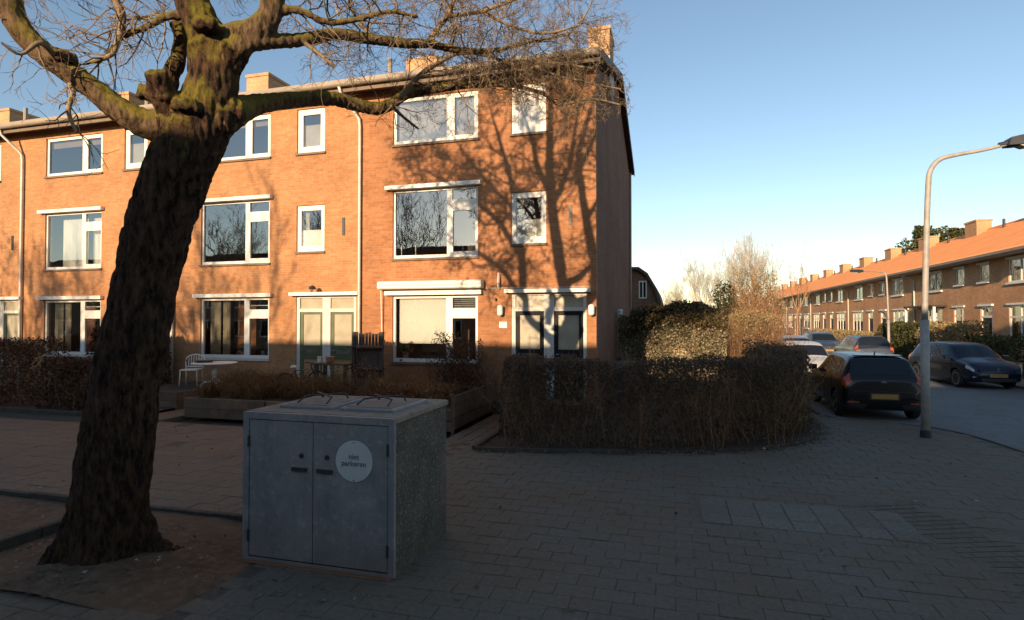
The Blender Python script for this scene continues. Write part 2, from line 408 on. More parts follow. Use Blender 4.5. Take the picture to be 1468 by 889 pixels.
# ------------------------------------------------------------------ mesh helpers
class MB:
    def __init__(s):
        s.v = []; s.f = []; s.mi = []; s.cur = 0
    def quad(s, a, b, c, d):
        n = len(s.v); s.v += [a, b, c, d]; s.f.append((n, n + 1, n + 2, n + 3)); s.mi.append(s.cur)
        return s
    def poly(s, pts):
        n = len(s.v); s.v += list(pts); s.f.append(tuple(range(n, n + len(pts)))); s.mi.append(s.cur)
    def box(s, x0, x1, y0, y1, z0, z1):
        n = len(s.v)
        s.v += [(x0, y0, z0), (x1, y0, z0), (x1, y1, z0), (x0, y1, z0), (x0, y0, z1), (x1, y0, z1), (x1, y1, z1), (x0, y1, z1)]
        for q in ((0, 3, 2, 1), (4, 5, 6, 7), (0, 1, 5, 4), (1, 2, 6, 5), (2, 3, 7, 6), (3, 0, 4, 7)):
            s.f.append(tuple(n + i for i in q)); s.mi.append(s.cur)
        return s
    def cbox(s, x0, x1, y0, y1, z0, z1, c=0.01):
        # box with chamfered top and vertical edges
        n = len(s.v)
        ring = lambda i, z: [(x0 + i, y0 + c, z), (x0 + c, y0 + i, z), (x1 - c, y0 + i, z), (x1 - i, y0 + c, z), (x1 - i, y1 - c, z), (x1 - c, y1 - i, z), (x0 + c, y1 - i, z), (x0 + i, y1 - c, z)]
        s.v += ring(0, z0) + ring(0, z1 - c) + ring(c * 0.999, z1)
        for k in range(2):
            for i in range(8):
                j = (i + 1) % 8
                s.f.append((n + k * 8 + i, n + k * 8 + j, n + k * 8 + 8 + j, n + k * 8 + 8 + i)); s.mi.append(s.cur)
        s.f.append(tuple(n + 16 + i for i in range(8))); s.mi.append(s.cur)
        return s
    def tube(s, pts, rad, sides=8, cap=True):
        P = [Vector(p) for p in pts]
        if isinstance(rad, (int, float)):
            rad = [rad] * len(P)
        n0 = len(s.v)
        up = Vector((0.13, 0.21, 0.97))
        for i, p in enumerate(P):
            t = (P[min(i + 1, len(P) - 1)] - P[max(i - 1, 0)])
            t = t.normalized() if t.length > 1e-9 else Vector((0, 0, 1))
            a = t.cross(up)
            if a.length < 0.05:
                a = t.cross(Vector((1, 0, 0)))
            a.normalize(); b = t.cross(a)
            for k in range(sides):
                an = 2 * math.pi * k / sides
                q = p + (a * math.cos(an) + b * math.sin(an)) * rad[i]
                s.v.append((q.x, q.y, q.z))
        for i in range(len(P) - 1):
            for k in range(sides):
                k2 = (k + 1) % sides
                s.f.append((n0 + i * sides + k, n0 + i * sides + k2, n0 + (i + 1) * sides + k2, n0 + (i + 1) * sides + k)); s.mi.append(s.cur)
        if cap and sides > 2:
            s.f.append(tuple(n0 + k for k in reversed(range(sides)))); s.mi.append(s.cur)
            e = n0 + (len(P) - 1) * sides
            s.f.append(tuple(e + k for k in range(sides))); s.mi.append(s.cur)
        return s
    def lathe(s, prof, cx=0, cy=0, cz=0, sides=20, axis='z'):
        n0 = len(s.v)
        for r, h in prof:
            for k in range(sides):
                a = 2 * math.pi * k / sides
                u, v = r * math.cos(a), r * math.sin(a)
                s.v.append((cx + u, cy + v, cz + h) if axis == 'z' else ((cx + h, cy + u, cz + v) if axis == 'x' else (cx + u, cy + h, cz + v)))
        for i in range(len(prof) - 1):
            for k in range(sides):
                k2 = (k + 1) % sides
                s.f.append((n0 + i * sides + k, n0 + i * sides + k2, n0 + (i + 1) * sides + k2, n0 + (i + 1) * sides + k)); s.mi.append(s.cur)
        s.f.append(tuple(n0 + k for k in reversed(range(sides)))); s.mi.append(s.cur)
        e = n0 + (len(prof) - 1) * sides
        s.f.append(tuple(e + k for k in range(sides))); s.mi.append(s.cur)
        return s
    def prism(s, outline, axis, a0, a1):
        # outline: list of 2D points; axis 'x' -> (y,z), 'y' -> (x,z), 'z' -> (x,y)
        def P(p, a):
            return (a, p[0], p[1]) if axis == 'x' else ((p[0], a, p[1]) if axis == 'y' else (p[0], p[1], a))
        k = len(outline)
        s.poly([P(p, a0) for p in reversed(outline)])
        s.poly([P(p, a1) for p in outline])
        for i in range(k):
            j = (i + 1) % k
            s.quad(P(outline[i], a0), P(outline[j], a0), P(outline[j], a1), P(outline[i], a1))
        return s
    def holed(s, x0, x1, z0, z1, holes, y0, y1, border=True):
        # plate in the x-z plane with rectangular holes, thickness y0..y1
        xs = sorted({x0, x1, *[h[0] for h in holes], *[h[1] for h in holes]})
        zs = sorted({z0, z1, *[h[2] for h in holes], *[h[3] for h in holes]})
        for i in range(len(xs) - 1):
            for j in range(len(zs) - 1):
                a, b, c, d = xs[i], xs[i + 1], zs[j], zs[j + 1]
                mx, mz = (a + b) / 2, (c + d) / 2
                if any(h[0] < mx < h[1] and h[2] < mz < h[3] for h in holes):
                    continue
                s.quad((a, y0, c), (b, y0, c), (b, y0, d), (a, y0, d))
                s.quad((b, y1, c), (a, y1, c), (a, y1, d), (b, y1, d))
        for a, b, c, d in holes:
            s.quad((a, y0, c), (a, y0, d), (a, y1, d), (a, y1, c))
            s.quad((b, y0, d), (b, y0, c), (b, y1, c), (b, y1, d))
            if c > z0 + 1e-6:
                s.quad((b, y0, c), (a, y0, c), (a, y1, c), (b, y1, c))
            s.quad((a, y0, d), (b, y0, d), (b, y1, d), (a, y1, d))
        if border:
            s.quad((x0, y0, z0), (x0, y1, z0), (x0, y1, z1), (x0, y0, z1))
            s.quad((x1, y1, z0), (x1, y0, z0), (x1, y0, z1), (x1, y1, z1))
            s.quad((x0, y0, z1), (x0, y1, z1), (x1, y1, z1), (x1, y0, z1))
            s.quad((x0, y1, z0), (x0, y0, z0), (x1, y0, z0), (x1, y1, z0))
        return s
    def mesh(s, name, mats, smooth=False):
        me = bpy.data.meshes.new(name)
        me.from_pydata(s.v, [], s.f)
        if not isinstance(mats, (list, tuple)):
            mats = [mats]
        for m in mats:
            me.materials.append(m)
        if len(mats) > 1:
            me.polygons.foreach_set('material_index', s.mi)
        if smooth:
            me.polygons.foreach_set('use_smooth', [True] * len(me.polygons))
        me.update()
        return me
    def build(s, name, mats, parent=None, smooth=False, loc=None, **tags):
        return link(name, s.mesh(name, mats, smooth), parent, loc, **tags)

def link(name, me, parent=None, loc=None, rot=None, **tags):
    o = bpy.data.objects.new(name, me)
    COL.objects.link(o)
    if parent:
        o.parent = parent
    if loc is not None:
        o.location = loc
    if rot is not None:
        o.rotation_euler = rot
    for k, v in tags.items():
        o[k] = v
    return o

def tag(o, label, cat, group=None):
    o['label'] = label; o['category'] = cat
    if group:
        o['group'] = group
    return o

def thing(name, label, cat, loc=(0, 0, 0), rz=0.0, group=None):
    o = bpy.data.objects.new(name, None)
    o.empty_display_size = 0.3
    COL.objects.link(o)
    o.location = loc
    o.rotation_euler = (0, 0, rz)
    return tag(o, label, cat, group)

KIDS = {}
def copy_tree(o, parent=None, kids=None):
    if kids is None:
        kids = {}
        for q in bpy.data.objects:
            if q.parent:
                kids.setdefault(q.parent.name, []).append(q)
    c = o.copy()
    COL.objects.link(c)
    c.parent = parent
    for ch in kids.get(o.name, []):
        copy_tree(ch, c, kids)
    return c

def np_mesh(name, verts, faces4, mat, smooth=False):
    me = bpy.data.meshes.new(name)
    verts = np.asarray(verts, np.float32); faces4 = np.asarray(faces4, np.int32)
    k = faces4.shape[1]
    me.vertices.add(len(verts)); me.vertices.foreach_set('co', verts.ravel())
    me.loops.add(faces4.size); me.loops.foreach_set('vertex_index', faces4.ravel())
    me.polygons.add(len(faces4)); me.polygons.foreach_set('loop_start', np.arange(0, faces4.size, k, dtype=np.int32))
    if smooth:
        me.polygons.foreach_set('use_smooth', np.ones(len(faces4), bool))
    me.materials.append(mat)
    me.update(calc_edges=True)
    me.validate()
    return me

def leaf_mesh(name, centers, size, mat, aspect=0.6, rng=nrg, flat=0.0, jitter=0.35):
    c = np.asarray(centers, float); n = len(c)
    a = rng.normal(size=(n, 3)); a[:, 2] *= (1 - flat); a /= np.linalg.norm(a, axis=1)[:, None]
    b = rng.normal(size=(n, 3)); b[:, 2] *= (1 - flat)
    b -= a * (a * b).sum(1)[:, None]; b /= np.linalg.norm(b, axis=1)[:, None] + 1e-9
    s = size * (1 + jitter * rng.uniform(-1, 1, n))[:, None]
    k = np.cross(a, b) * s * 0.15
    v = np.stack([c - a * s * 0.5, c + b * s * aspect * 0.5 + k, c + a * s * 0.5, c - b * s * aspect * 0.5 + k], 1).reshape(-1, 3)
    f = np.arange(4 * n).reshape(-1, 4)
    return np_mesh(name, v, f, mat)

def tubes_mesh(name, tubes, mat, smooth=True):
    V = []; F = []; n0 = 0
    for pts, rad, sides in tubes:
        P = np.asarray(pts, float); r = np.asarray(rad, float); m = len(P)
        T = np.empty_like(P); T[1:-1] = P[2:] - P[:-2]; T[0] = P[1] - P[0]; T[-1] = P[-1] - P[-2]
        T /= np.linalg.norm(T, axis=1)[:, None] + 1e-9
        ref = np.array([0.31, 0.27, 0.91]) if abs(T[0] @ np.array([0.31, 0.27, 0.91])) < 0.93 else np.array([0.9, -0.4, 0.1])
        A = np.cross(T, ref); A /= np.linalg.norm(A, axis=1)[:, None] + 1e-9
        B = np.cross(T, A)
        an = np.arange(sides) * 2 * math.pi / sides
        ring = P[:, None, :] + r[:, None, None] * (A[:, None, :] * np.cos(an)[None, :, None] + B[:, None, :] * np.sin(an)[None, :, None])
        V.append(ring.reshape(-1, 3))
        i = np.arange(m - 1)[:, None] * sides; k = np.arange(sides)[None, :]; k2 = (k + 1) % sides
        F.append(np.stack([n0 + i + k, n0 + i + k2, n0 + i + sides + k2, n0 + i + sides + k], -1).reshape(-1, 4))
        n0 += m * sides
    return np_mesh(name, np.concatenate(V), np.concatenate(F), mat, smooth)

def catmull(P, R_, sub):
    P = np.asarray(P, float); R_ = np.asarray(R_, float)
    out = []; rr = []
    n = len(P)
    for i in range(n - 1):
        p0, p1, p2, p3 = P[max(i - 1, 0)], P[i], P[i + 1], P[min(i + 2, n - 1)]
        for k in range(sub):
            t = k / sub
            out.append(0.5 * (2 * p1 + (p2 - p0) * t + (2 * p0 - 5 * p1 + 4 * p2 - p3) * t * t + (3 * p1 - p0 - 3 * p2 + p3) * t ** 3))
            rr.append(R_[i] + (R_[i + 1] - R_[i]) * t)
    out.append(P[-1]); rr.append(R_[-1])
    return np.array(out), np.array(rr)

def grow(tubes, p, d, r, L, level, rng, droop=0.0, up=0.1, spread=0.8, minr=0.0022, kink=0.25, kids=(4, 7), ratio=0.62):
    # a twig that bends as it goes and sprouts side twigs
    n = max(3, int(L / 0.09)); n = min(n, 9)
    d = d / np.linalg.norm(d)
    P = [p]; step = L / n
    for i in range(n):
        d = d + rng.normal(size=3) * kink + np.array([0, 0, up - droop])
        d /= np.linalg.norm(d)
        P.append(P[-1] + d * step)
    P = np.array(P)
    rad = np.linspace(r, max(minr * 0.7, r * 0.35), n + 1)
    tubes.append((P, rad, 5 if r > 0.012 else 3))
    if level <= 0:
        return
    k = rng.integers(kids[0], kids[1] + 1)
    for i in range(k):
        t = rng.uniform(0.2, 1.0) * (n - 1e-3); a = int(t); q = P[a] + (P[a + 1] - P[a]) * (t - a)
        base = P[a + 1] - P[a]; base /= np.linalg.norm(base)
        nd = base + rng.normal(size=3) * spread
        grow(tubes, q, nd, max(minr, rad[a] * rng.uniform(0.45, 0.7)), L * ratio * rng.uniform(0.6, 1.15), level - 1, rng, droop, up, spread, minr, kink, kids, ratio)

# ------------------------------------------------------------------ the setting: ground, walk, street, tree pit, garden beds
MB().box(-900, 900, -600, 1500, -0.9, -0.10).build('ground', M['ground'], kind='structure')

def kerb_curve():
    pts = [(7.6, 2.0), (6.3, 6.0), (5.75, 9.0), (5.66, 11.8), (5.45, 13.2), (4.9, 14.05), (4.0, 14.35), (3.45, 14.8), (3.3, 16.0), (3.3, 24), (3.3, 60), (3.3, 125)]
    P, _ = catmull([(x, y, 0) for x, y in pts], [0] * len(pts), 5)
    return [(p[0], p[1]) for p in P]
KC = kerb_curve()
# street: one sheet to the right of the kerb
mb = MB()
for a, b in zip(KC[:-1], KC[1:]):
    mb.quad((a[0] - 0.02, a[1], -0.06), (10.95, a[1], -0.06), (10.95, b[1], -0.06), (b[0] - 0.02, b[1], -0.06))
mb.quad((-60, -7.0, -0.06), (11.0, -7.0, -0.06), (11.0, 2.0, -0.06), (-60, 2.0, -0.06))
mb.build('street', M['asphalt'], kind='structure')
# far pavement in front of the row on the right
far_walk = MB().box(10.95, 12.35, 2.0, 125, -0.099, 0.02).build('far_pavement', M['slabs'], kind='structure')
# base sheet below the near slabs (sand in the joints)
mb = MB()
for a, b in zip(KC[:-1], KC[1:]):
    mb.quad((-3.66, a[1], -0.0068), (a[0] - 0.13, a[1], -0.0068), (b[0] - 0.13, b[1], -0.0068), (-3.66, b[1], -0.0068))
mb.quad((-40, 5.33, -0.0068), (-3.66, 5.33, -0.0068), (-3.66, 10.05, -0.0068), (-40, 10.05, -0.0068))
mb.quad((-40, 2.0, -0.0068), (-3.66, 2.0, -0.0068), (-3.66, 3.45, -0.0068), (-40, 3.45, -0.0068))
pavement = mb.build('pavement', M['joint'], kind='structure')
# kerb along the street
mb = MB()
for a, b in zip(KC[:-1], KC[1:]):
    ax, ay = np.array(a), np.array(b)
    t = (ay - ax) / np.linalg.norm(ay - ax); nn = np.array([t[1], -t[0]]) * 0.06
    L_ = np.linalg.norm(ay - ax); k = max(1, int(round(L_ / 0.8)))
    for i in range(k):
        p = ax + (ay - ax) * (i / k) + t * 0.004; q = ax + (ay - ax) * ((i + 1) / k) - t * 0.004
        z = 0.004 + rnd.uniform(-0.002, 0.002)
        o = [(p - nn), (p + nn), (q + nn), (q - nn)]
        mb.prism([tuple(v) for v in o], 'z', -0.095, z)
mb.build('kerb', M['kerb'], kind='structure')

# --- paving slabs: running bond, the nearest ones as parts, the rest joined
SX, SY = 0.318, 0.207
def in_walk(x, y):
    # inside the pavement, away from the street, the hedge bed, the tree pit and the ribbed tiles
    if y > 16 or x > 5.5:
        return False
    kx = 99
    for a, b in zip(KC[:-1], KC[1:]):
        if min(a[1], b[1]) <= y <= max(a[1], b[1]) and abs(a[1] - b[1]) > 1e-6:
            kx = min(kx, a[0] + (b[0] - a[0]) * (y - a[1]) / (b[1] - a[1]))
    if x + SX / 2 > kx - 0.09:
        return False
    if hedge_edge(x) < y + SY / 2 and x > -3.3:
        return False
    if x < -3.3 and y > 13.3:
        return False
    if 0.27 + SX * .5 < x < 2.47 - SX * .5 and 6.62 + SY * .5 < y < 7.58 - SY * .5:
        return False
    return True
HB = [(-3.25, 9.25), (-2.0, 9.45), (-0.8, 9.75), (0.4, 10.1), (1.4, 10.6), (2.1, 11.2), (2.6, 12.0), (2.85, 13.0), (2.95, 14.5), (2.95, 17.0)]
def hedge_edge(x):
    # front edge of the hedge bed as y over x
    if x < HB[0][0]:
        return 99
    for a, b in zip(HB[:-1], HB[1:]):
        if a[0] <= x <= b[0] and b[0] > a[0]:
            return a[1] + (b[1] - a[1]) * (x - a[0]) / (b[0] - a[0])
    return 99
BAND, _ = catmull([(1.7, 9.6, 0), (2.35, 8.0, 0), (2.75, 7.0, 0), (3.05, 6.1, 0), (3.2, 5.0, 0), (3.3, 3.4, 0)], [0] * 6, 8)
def in_band(x, y):
    return y < 7.9 and np.min(np.hypot(BAND[:, 0] - x, BAND[:, 1] - y)) < 0.30
slots = []
for j in range(-2, 75):
    y = 2.1 + j * SY + SY / 2
    for i in range(-2, 30):
        x = -3.5 + i * SX + (SX / 2 if j % 2 else 0) + SX / 2
        if x - SX / 2 < -3.66 or not in_walk(x, y) or in_band(x, y):
            continue
        slots.append((x, y))
fwd = Vector((-math.sin(0.275043), math.cos(0.275043)))
def seen(x, y):
    d = x * fwd.x + y * fwd.y
    l = x * fwd.y - y * fwd.x
    return d > 0.5 and abs(l / d) < 0.93 and 2.2 / d < 0.575
vis = sorted([s for s in slots if seen(*s)], key=lambda s: s[0] ** 2 + s[1] ** 2)
near = set(vis[:300])
slab_meshes = [MB().cbox(-SX / 2 + g, SX / 2 - g, -SY / 2 + g, SY / 2 - g, -0.05, 0.0, 0.004).mesh('paving_slab', M['slab']) for g in (0.0012, 0.0018, 0.0026)]
rest = MB()
for x, y in slots:
    dz = rnd.gauss(0, 0.0022)
    if 0.27 - SX * .5 < x < 2.47 + SX * .5 and 6.55 - SY * .5 < y < 7.62 + SY * .5:
        dz = -0.003
    if (x, y) in near:
        o = link('paving_slab', rnd.choice(slab_meshes), pavement, (x, y, dz), (rnd.gauss(0, 0.008), rnd.gauss(0, 0.008), rnd.gauss(0, 0.007)))
    else:
        rest.cbox(x - SX / 2 + 0.002, x + SX / 2 - 0.002, y - SY / 2 + 0.002, y + SY / 2 - 0.002, -0.05, dz, 0.004)
rest.build('far_paving_slabs', M['slabs'], pavement, kind='stuff')
# walk in front of the gardens: bigger brownish slabs
mb = MB()
for j in range(0, 15):
    y = 5.40 + j * 0.305
    for i in range(0, 105):
        x1 = -3.67 - i * 0.305 - (0.15 if j % 2 else 0)
        dz = rnd.gauss(-0.001, 0.0022)
        mb.cbox(x1 - 0.303, x1 - 0.002, y + 0.002, y + 0.303, -0.05, dz, 0.004)
mb.build('brown_walk_slabs', M['slabw'], pavement, kind='stuff')
mb = MB()
for j in range(0, 7):
    y = 2.02 + j * SY
    for i in range(0, 34):
        x1 = -3.67 - i * SX - (SX / 2 if j % 2 else 0)
        mb.cbox(x1 - SX + 0.008, x1, y, y + SY - 0.008, -0.05, rnd.gauss(0, 0.002), 0.006)
mb.build('pit_side_slabs', M['slabs'], pavement, kind='stuff')
# brown brick band that sweeps across the corner on the right
mb = MB()
cen, _ = catmull([(1.7, 9.6, 0), (2.35, 8.0, 0), (2.75, 7.0, 0), (3.05, 6.1, 0), (3.2, 5.0, 0), (3.3, 3.4, 0)], [0] * 6, 8)
ln = 0
acc = 0
for a, b in zip(cen[:-1], cen[1:]):
    t = (b - a); L_ = np.linalg.norm(t); t /= L_; nn = np.array([t[1], -t[0], 0])
    k = max(1, int(round(L_ / 0.105)))
    for i in range(k):
        p = a + t * L_ * (i + 0.5) / k
        off = 0.1 if (ln % 2) else 0
        ln += 1
        for q in range(-3, 3):
            c = p + nn * (q * 0.208 + off - 0.05)
            if c[1] < 8.4:
                mb.prism([tuple((c + t * e * 0.049 + nn * f * 0.1)[:2]) for e, f in ((-1, -1), (-1, 1), (1, 1), (1, -1))][::-1], 'z', -0.05, -0.0015 + rnd.gauss(0, 0.0008))
mb.build('brown_brick_band', M['brownbrick'], pavement, kind='stuff')
# ribbed guide tiles
tm = MB()
tm.cbox(-0.153, 0.153, -0.153, 0.153, -0.05, 0.0, 0.004)
tm.cur = 1
for k in range(8):
    yy = -0.132 + k * 0.0377
    tm.box(-0.145, 0.145, yy - 0.009, yy + 0.009, 0.0005, 0.007)
tme = tm.mesh('ribbed_tile', [M['tactile'], M['rib']])
for i in range(7):
    for j in range(3):
        link('ribbed_tile', tme, pavement, (0.43 + i * 0.3085, 6.79 + j * 0.3085 - i * 0.004, 0.002 + rnd.gauss(0, 0.0015)), (0, 0, rnd.gauss(0, 0.006)))
# tree pit
def bumpy(name, x0, x1, y0, y1, z, amp, mat, step=0.08, kindv='structure', skip=None, hump=None):
    nx = int((x1 - x0) / step) + 1; ny = int((y1 - y0) / step) + 1
    X, Y = np.meshgrid(np.linspace(x0, x1, nx), np.linspace(y0, y1, ny))
    Z = np.zeros_like(X) + z
    for k in range(14):
        fx, fy = nrg.normal(size=2) * (0.8 + 0.7 * k); ph = nrg.uniform(0, 6.28)
        Z += amp * np.sin(fx * X + fy * Y + ph) / (1 + 0.45 * k) * 0.5
    if hump:
        hx, hy, hr, hz = hump
        Z += hz * np.exp(-((X - hx) ** 2 + (Y - hy) ** 2) / hr ** 2)
    v = np.stack([X, Y, Z], -1).reshape(-1, 3)
    i = (np.arange(ny - 1)[:, None] * nx + np.arange(nx - 1)[None, :])
    f = np.stack([i, i + 1, i + nx + 1, i + nx], -1).reshape(-1, 4)
    return link(name, np_mesh(name, v, f, mat, True), kind=kindv)
bumpy('tree_pit_soil', -12, -3.66, 3.4, 5.40, -0.025, 0.018, M['dirt'], 0.05, hump=(-5.05, 4.1, 0.8, 0.12))
mb = MB()
for i in range(12):      # stone edging of the tree pit
    x = -12 + i * 0.7
    mb.cbox(x + 0.004, x + 0.696, 5.345, 5.425, -0.09, 0.03 + rnd.gauss(0, 0.006), 0.008)
for i in range(2):
    y = 3.5 + i * 0.92
    mb.cbox(-6.33, -6.25, y, y + 0.91, -0.09, 0.075 + rnd.gauss(0, 0.004), 0.01)
mb.build('pit_edging', M['concrete_dark'], kind='structure')
# gardens
bumpy('garden_soil', -40, -11.75, 10.1, 13.5, 0.05, 0.03, M['ground'], 0.25)
bumpy('garden_bed', -10.75, -4.2, 10.72, 13.49, 0.40, 0.03, M['ground'], 0.15)
bumpy('terrace_soil', -13.3, -11.75, 11.4, 13.49, 0.44, 0.008, M['grassy'], 0.15)
MB().prism([(-3.25, 17.2)] + HB + [(2.95, 17.2)], 'z', -0.095, 0.02).build('hedge_bed', M['ground'], kind='structure')
bumpy('side_garden', -1.7, 3.2, 17.25, 60, -0.02, 0.02, M['ground'], 0.6)
mb = MB()
mb.quad((-40, 9.45, 0.004), (-11.7, 9.45, 0.004), (-11.7, 10.02, 0.004), (-40, 10.02, 0.004))
mb.build('mossy_verge', M['grassy'], kind='structure')
mb = MB()
for i in range(36):
    x = -40 + i * 0.79
    mb.cbox(x + 0.004, x + 0.786, 10.03, 10.11, -0.09, 0.10 + rnd.gauss(0, 0.006), 0.01)
for a, b in zip(HB[:-1], HB[1:]):
    ax, bx = np.array(a), np.array(b); t = bx - ax; L_ = np.linalg.norm(t); t /= L_; nn = np.array([t[1], -t[0]])
    if a[0] < -1.0:
        p, q = ax + t * 0.004, bx - t * 0.004
        mb.prism([tuple(v) for v in (p - nn * 0.04, p + nn * 0.04, q + nn * 0.04, q - nn * 0.04)], 'z', -0.09, 0.06)
mb.box(-3.33, -3.25, 9.28, 13.2, -0.09, 0.065)
mb.build('garden_edging', M['concrete_dark'], kind='structure')
path = MB()
for j in range(14):      # path to the two doors beside the hedge
    for i in range(3):
        path.cbox(-4.08 + i * 0.25 + 0.004, -3.84 + i * 0.25, 9.95 + j * 0.25, 10.19 + j * 0.25, -0.05, 0.003 + rnd.gauss(0, 0.003), 0.006)
path.build('garden_path', M['slabw'], kind='structure')
MB().box(-11.7, -10.85, 10.05, 13.4, -0.09, 0.012).build('house_path', M['brownbrick'], kind='structure')
for i, (x, n_) in enumerate(((-4.05, 'doorstep'), (-10.2, 'doorstep'))):
    MB().cbox(x, x + 2.25, 12.9, 13.44, -0.05, 0.30, 0.015).build('doorstep', M['concrete'], kind='structure')

# ------------------------------------------------------------------ the terrace of tall brick houses
FRONT = 13.5
def add_window(par, x0, x1, z0, z1, panes, y0=0.045, y1=0.105, sill=True, lintel=None, mat=None, smat=None):
    f = MB().holed(x0, x1, z0, z1, panes, y0, y1).build('window', mat or M['white'], par)
    for a, b, c, d in panes:
        MB().quad((a - .01, y0 + 0.035, c - .01), (b + .01, y0 + 0.035, c - .01), (b + .01, y0 + 0.035, d + .01), (a - .01, y0 + 0.035, d + .01)).build('pane', M['glass'], f)
    if sill:
        MB().box(x0 - 0.03, x1 + 0.03, -0.05, 0.043, z0 - 0.06, z0 - 0.004).build('sill', smat or M['soffit'], f)
    if lintel:
        a, b, c, d, pr = lintel
        MB().box(a, b, -pr, 0.03, c, d).build('lintel', M['white'], f)
    return f

def pleats(x0, x1, z0, z1, y, amp=0.03, n=9):
    mb = MB(); k = n * 4
    xs = np.linspace(x0, x1, k + 1); ys = y + amp * np.sin(np.arange(k + 1) * math.pi / 2)
    for i in range(k):
        mb.quad((xs[i], ys[i], z0), (xs[i + 1], ys[i + 1], z0), (xs[i + 1], ys[i + 1], z1), (xs[i], ys[i], z1))
    return mb

TOP, MID, GRD = (6.74, 7.95), (3.79, 5.56), (1.13, 2.84)
def terraced_house(name, label, X, W, opts):
    h = thing(name, label, 'house', (X, FRONT, 0), 0, 'three storey brick terrace houses')
    big = (0.93, 3.26)
    small = (4.12, 4.99)
    holes = [(big[0], big[1], *TOP), (small[0], small[1], 6.75, 7.96), (big[0], big[1], *MID), (small[0], small[1], 4.06, 5.32), (big[0], big[1], *GRD), (4.12, 5.96, 0.33, 2.86), ]
    mb = MB()
    mb.holed(0, W, -0.09, 8.22, holes, 0, 0.22, border=True)
    wmat = M['brickred'] if opts.get('gable') else M['brick']
    # rear and the roof-bearing walls
    MB().box(0, W, 10.3, 10.5, -0.09, 8.22).build('rear_wall', M['brick'], h)
    if opts.get('gable'):
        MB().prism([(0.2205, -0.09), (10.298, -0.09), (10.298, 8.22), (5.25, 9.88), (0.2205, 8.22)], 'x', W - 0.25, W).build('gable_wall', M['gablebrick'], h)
    mb.build('wall', wmat, h)
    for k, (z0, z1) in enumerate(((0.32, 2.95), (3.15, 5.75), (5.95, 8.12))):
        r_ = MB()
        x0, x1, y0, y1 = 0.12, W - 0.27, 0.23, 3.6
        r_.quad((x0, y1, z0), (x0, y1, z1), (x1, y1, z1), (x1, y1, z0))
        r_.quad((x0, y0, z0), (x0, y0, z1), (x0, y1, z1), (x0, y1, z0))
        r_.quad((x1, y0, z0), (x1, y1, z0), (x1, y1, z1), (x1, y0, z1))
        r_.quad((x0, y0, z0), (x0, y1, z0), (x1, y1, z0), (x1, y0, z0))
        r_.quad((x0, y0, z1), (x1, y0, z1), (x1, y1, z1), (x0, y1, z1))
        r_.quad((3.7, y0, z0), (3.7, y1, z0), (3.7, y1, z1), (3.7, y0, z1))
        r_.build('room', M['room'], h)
    # roof with its eaves
    rb = MB()
    e = 0.15 if opts.get('gable') else 0
    rb.prism([(-0.42, 8.26), (-0.42, 8.36), (5.25, 10.10), (10.95, 8.36), (10.95, 8.26), (5.25, 9.96)], 'x', 0, W + e)
    roof = rb.build('roof', M['rooftile'], h)
    MB().box(0, W + e, -0.40, 0.10, 8.225, 8.257).build('soffit', M['soffit'], roof)
    MB().box(0, W + e, -0.435, -0.403, 8.10, 8.30).build('fascia', M['soffit'], roof)
    gp = [(-0.435 - 0.075 + 0.075 * math.cos(a), 8.33 + 0.075 * math.sin(a)) for a in [math.pi * k / 8 for k in range(8, 17)]]
    gp += [(p[0] * 1, p[1]) for p in []]
    gp = [(-0.60, 8.36), (-0.60, 8.33)] + [(-0.515 + 0.085 * math.cos(a), 8.29 + 0.085 * math.sin(a)) for a in [math.pi * k / 8 for k in range(8, 17)]] + [(-0.43, 8.36)]
    MB().prism(gp, 'x', 0.0, W + e).build('gutter', M['gutter'], roof, smooth=False)
    cw, cx = opts.get('chim', (0.88, -0.08))
    ch = MB().box(cx, cx + cw, 2.95, 4.05, 8.7, 10.52)
    ch.box(cx - 0.03, cx + cw + 0.03, 2.92, 4.08, 10.52, 10.62)
    chim = ch.build('chimney', M['chimney'], roof)
    if opts.get('flash'):
        MB().box(cx - 0.012, cx + cw + 0.012, 2.93, 4.06, 9.0, 9.75).build('flashing', M['lead'], roof)
    MB().tube([(opts.get('vent', -0.7 if X > -20 else 1.6), 3.0, 8.8), (opts.get('vent', -0.7 if X > -20 else 1.6), 3.0, 10.55)], 0.075, 8).build('vent_pipe', M['gutter'], roof)
    # downpipe at the left party line
    if opts.get('pipe', True):
        MB().tube([(-0.35, -0.515, 8.22), (-0.32, -0.47, 8.05), (-0.10, -0.12, 7.62), (-0.02, -0.075, 7.5), (0.0, -0.07, 7.3), (0, -0.07, 3.0), (0, -0.07, 0.0)], 0.040, 8).build('downpipe', M['dimwhite'], h, smooth=True)
    # top floor
    f = add_window(h, *big, *TOP, [(1.01, 2.40, 6.84, 7.86), (2.62, 3.15, 6.87, 7.83)])
    if opts.get('top_blind', True):
        MB().quad((1.0, 0.16, 6.8 + opts.get('tb', .25)), (3.2, 0.16, 6.8 + opts.get('tb', .25)), (3.2, 0.16, 7.95), (1.0, 0.16, 7.95)).build('roller_blind', M['greyblind'] if opts.get('gable') else M['tanblind'], f)
    f = add_window(h, *small, 6.75, 7.96, [(4.28, 4.83, 6.93, 7.80)])
    if opts.get('white_small'):
        MB().quad((4.14, 0.070, 6.93), (4.97, 0.070, 6.93), (4.97, 0.070, 7.80), (4.14, 0.070, 7.80)).build('blind', M['blind'], f)
    else:
        MB().quad((4.2, 0.14, 6.80), (4.9, 0.14, 6.80), (4.9, 0.14, 7.55), (4.2, 0.14, 7.55)).build('blind', M['frosted'], f)
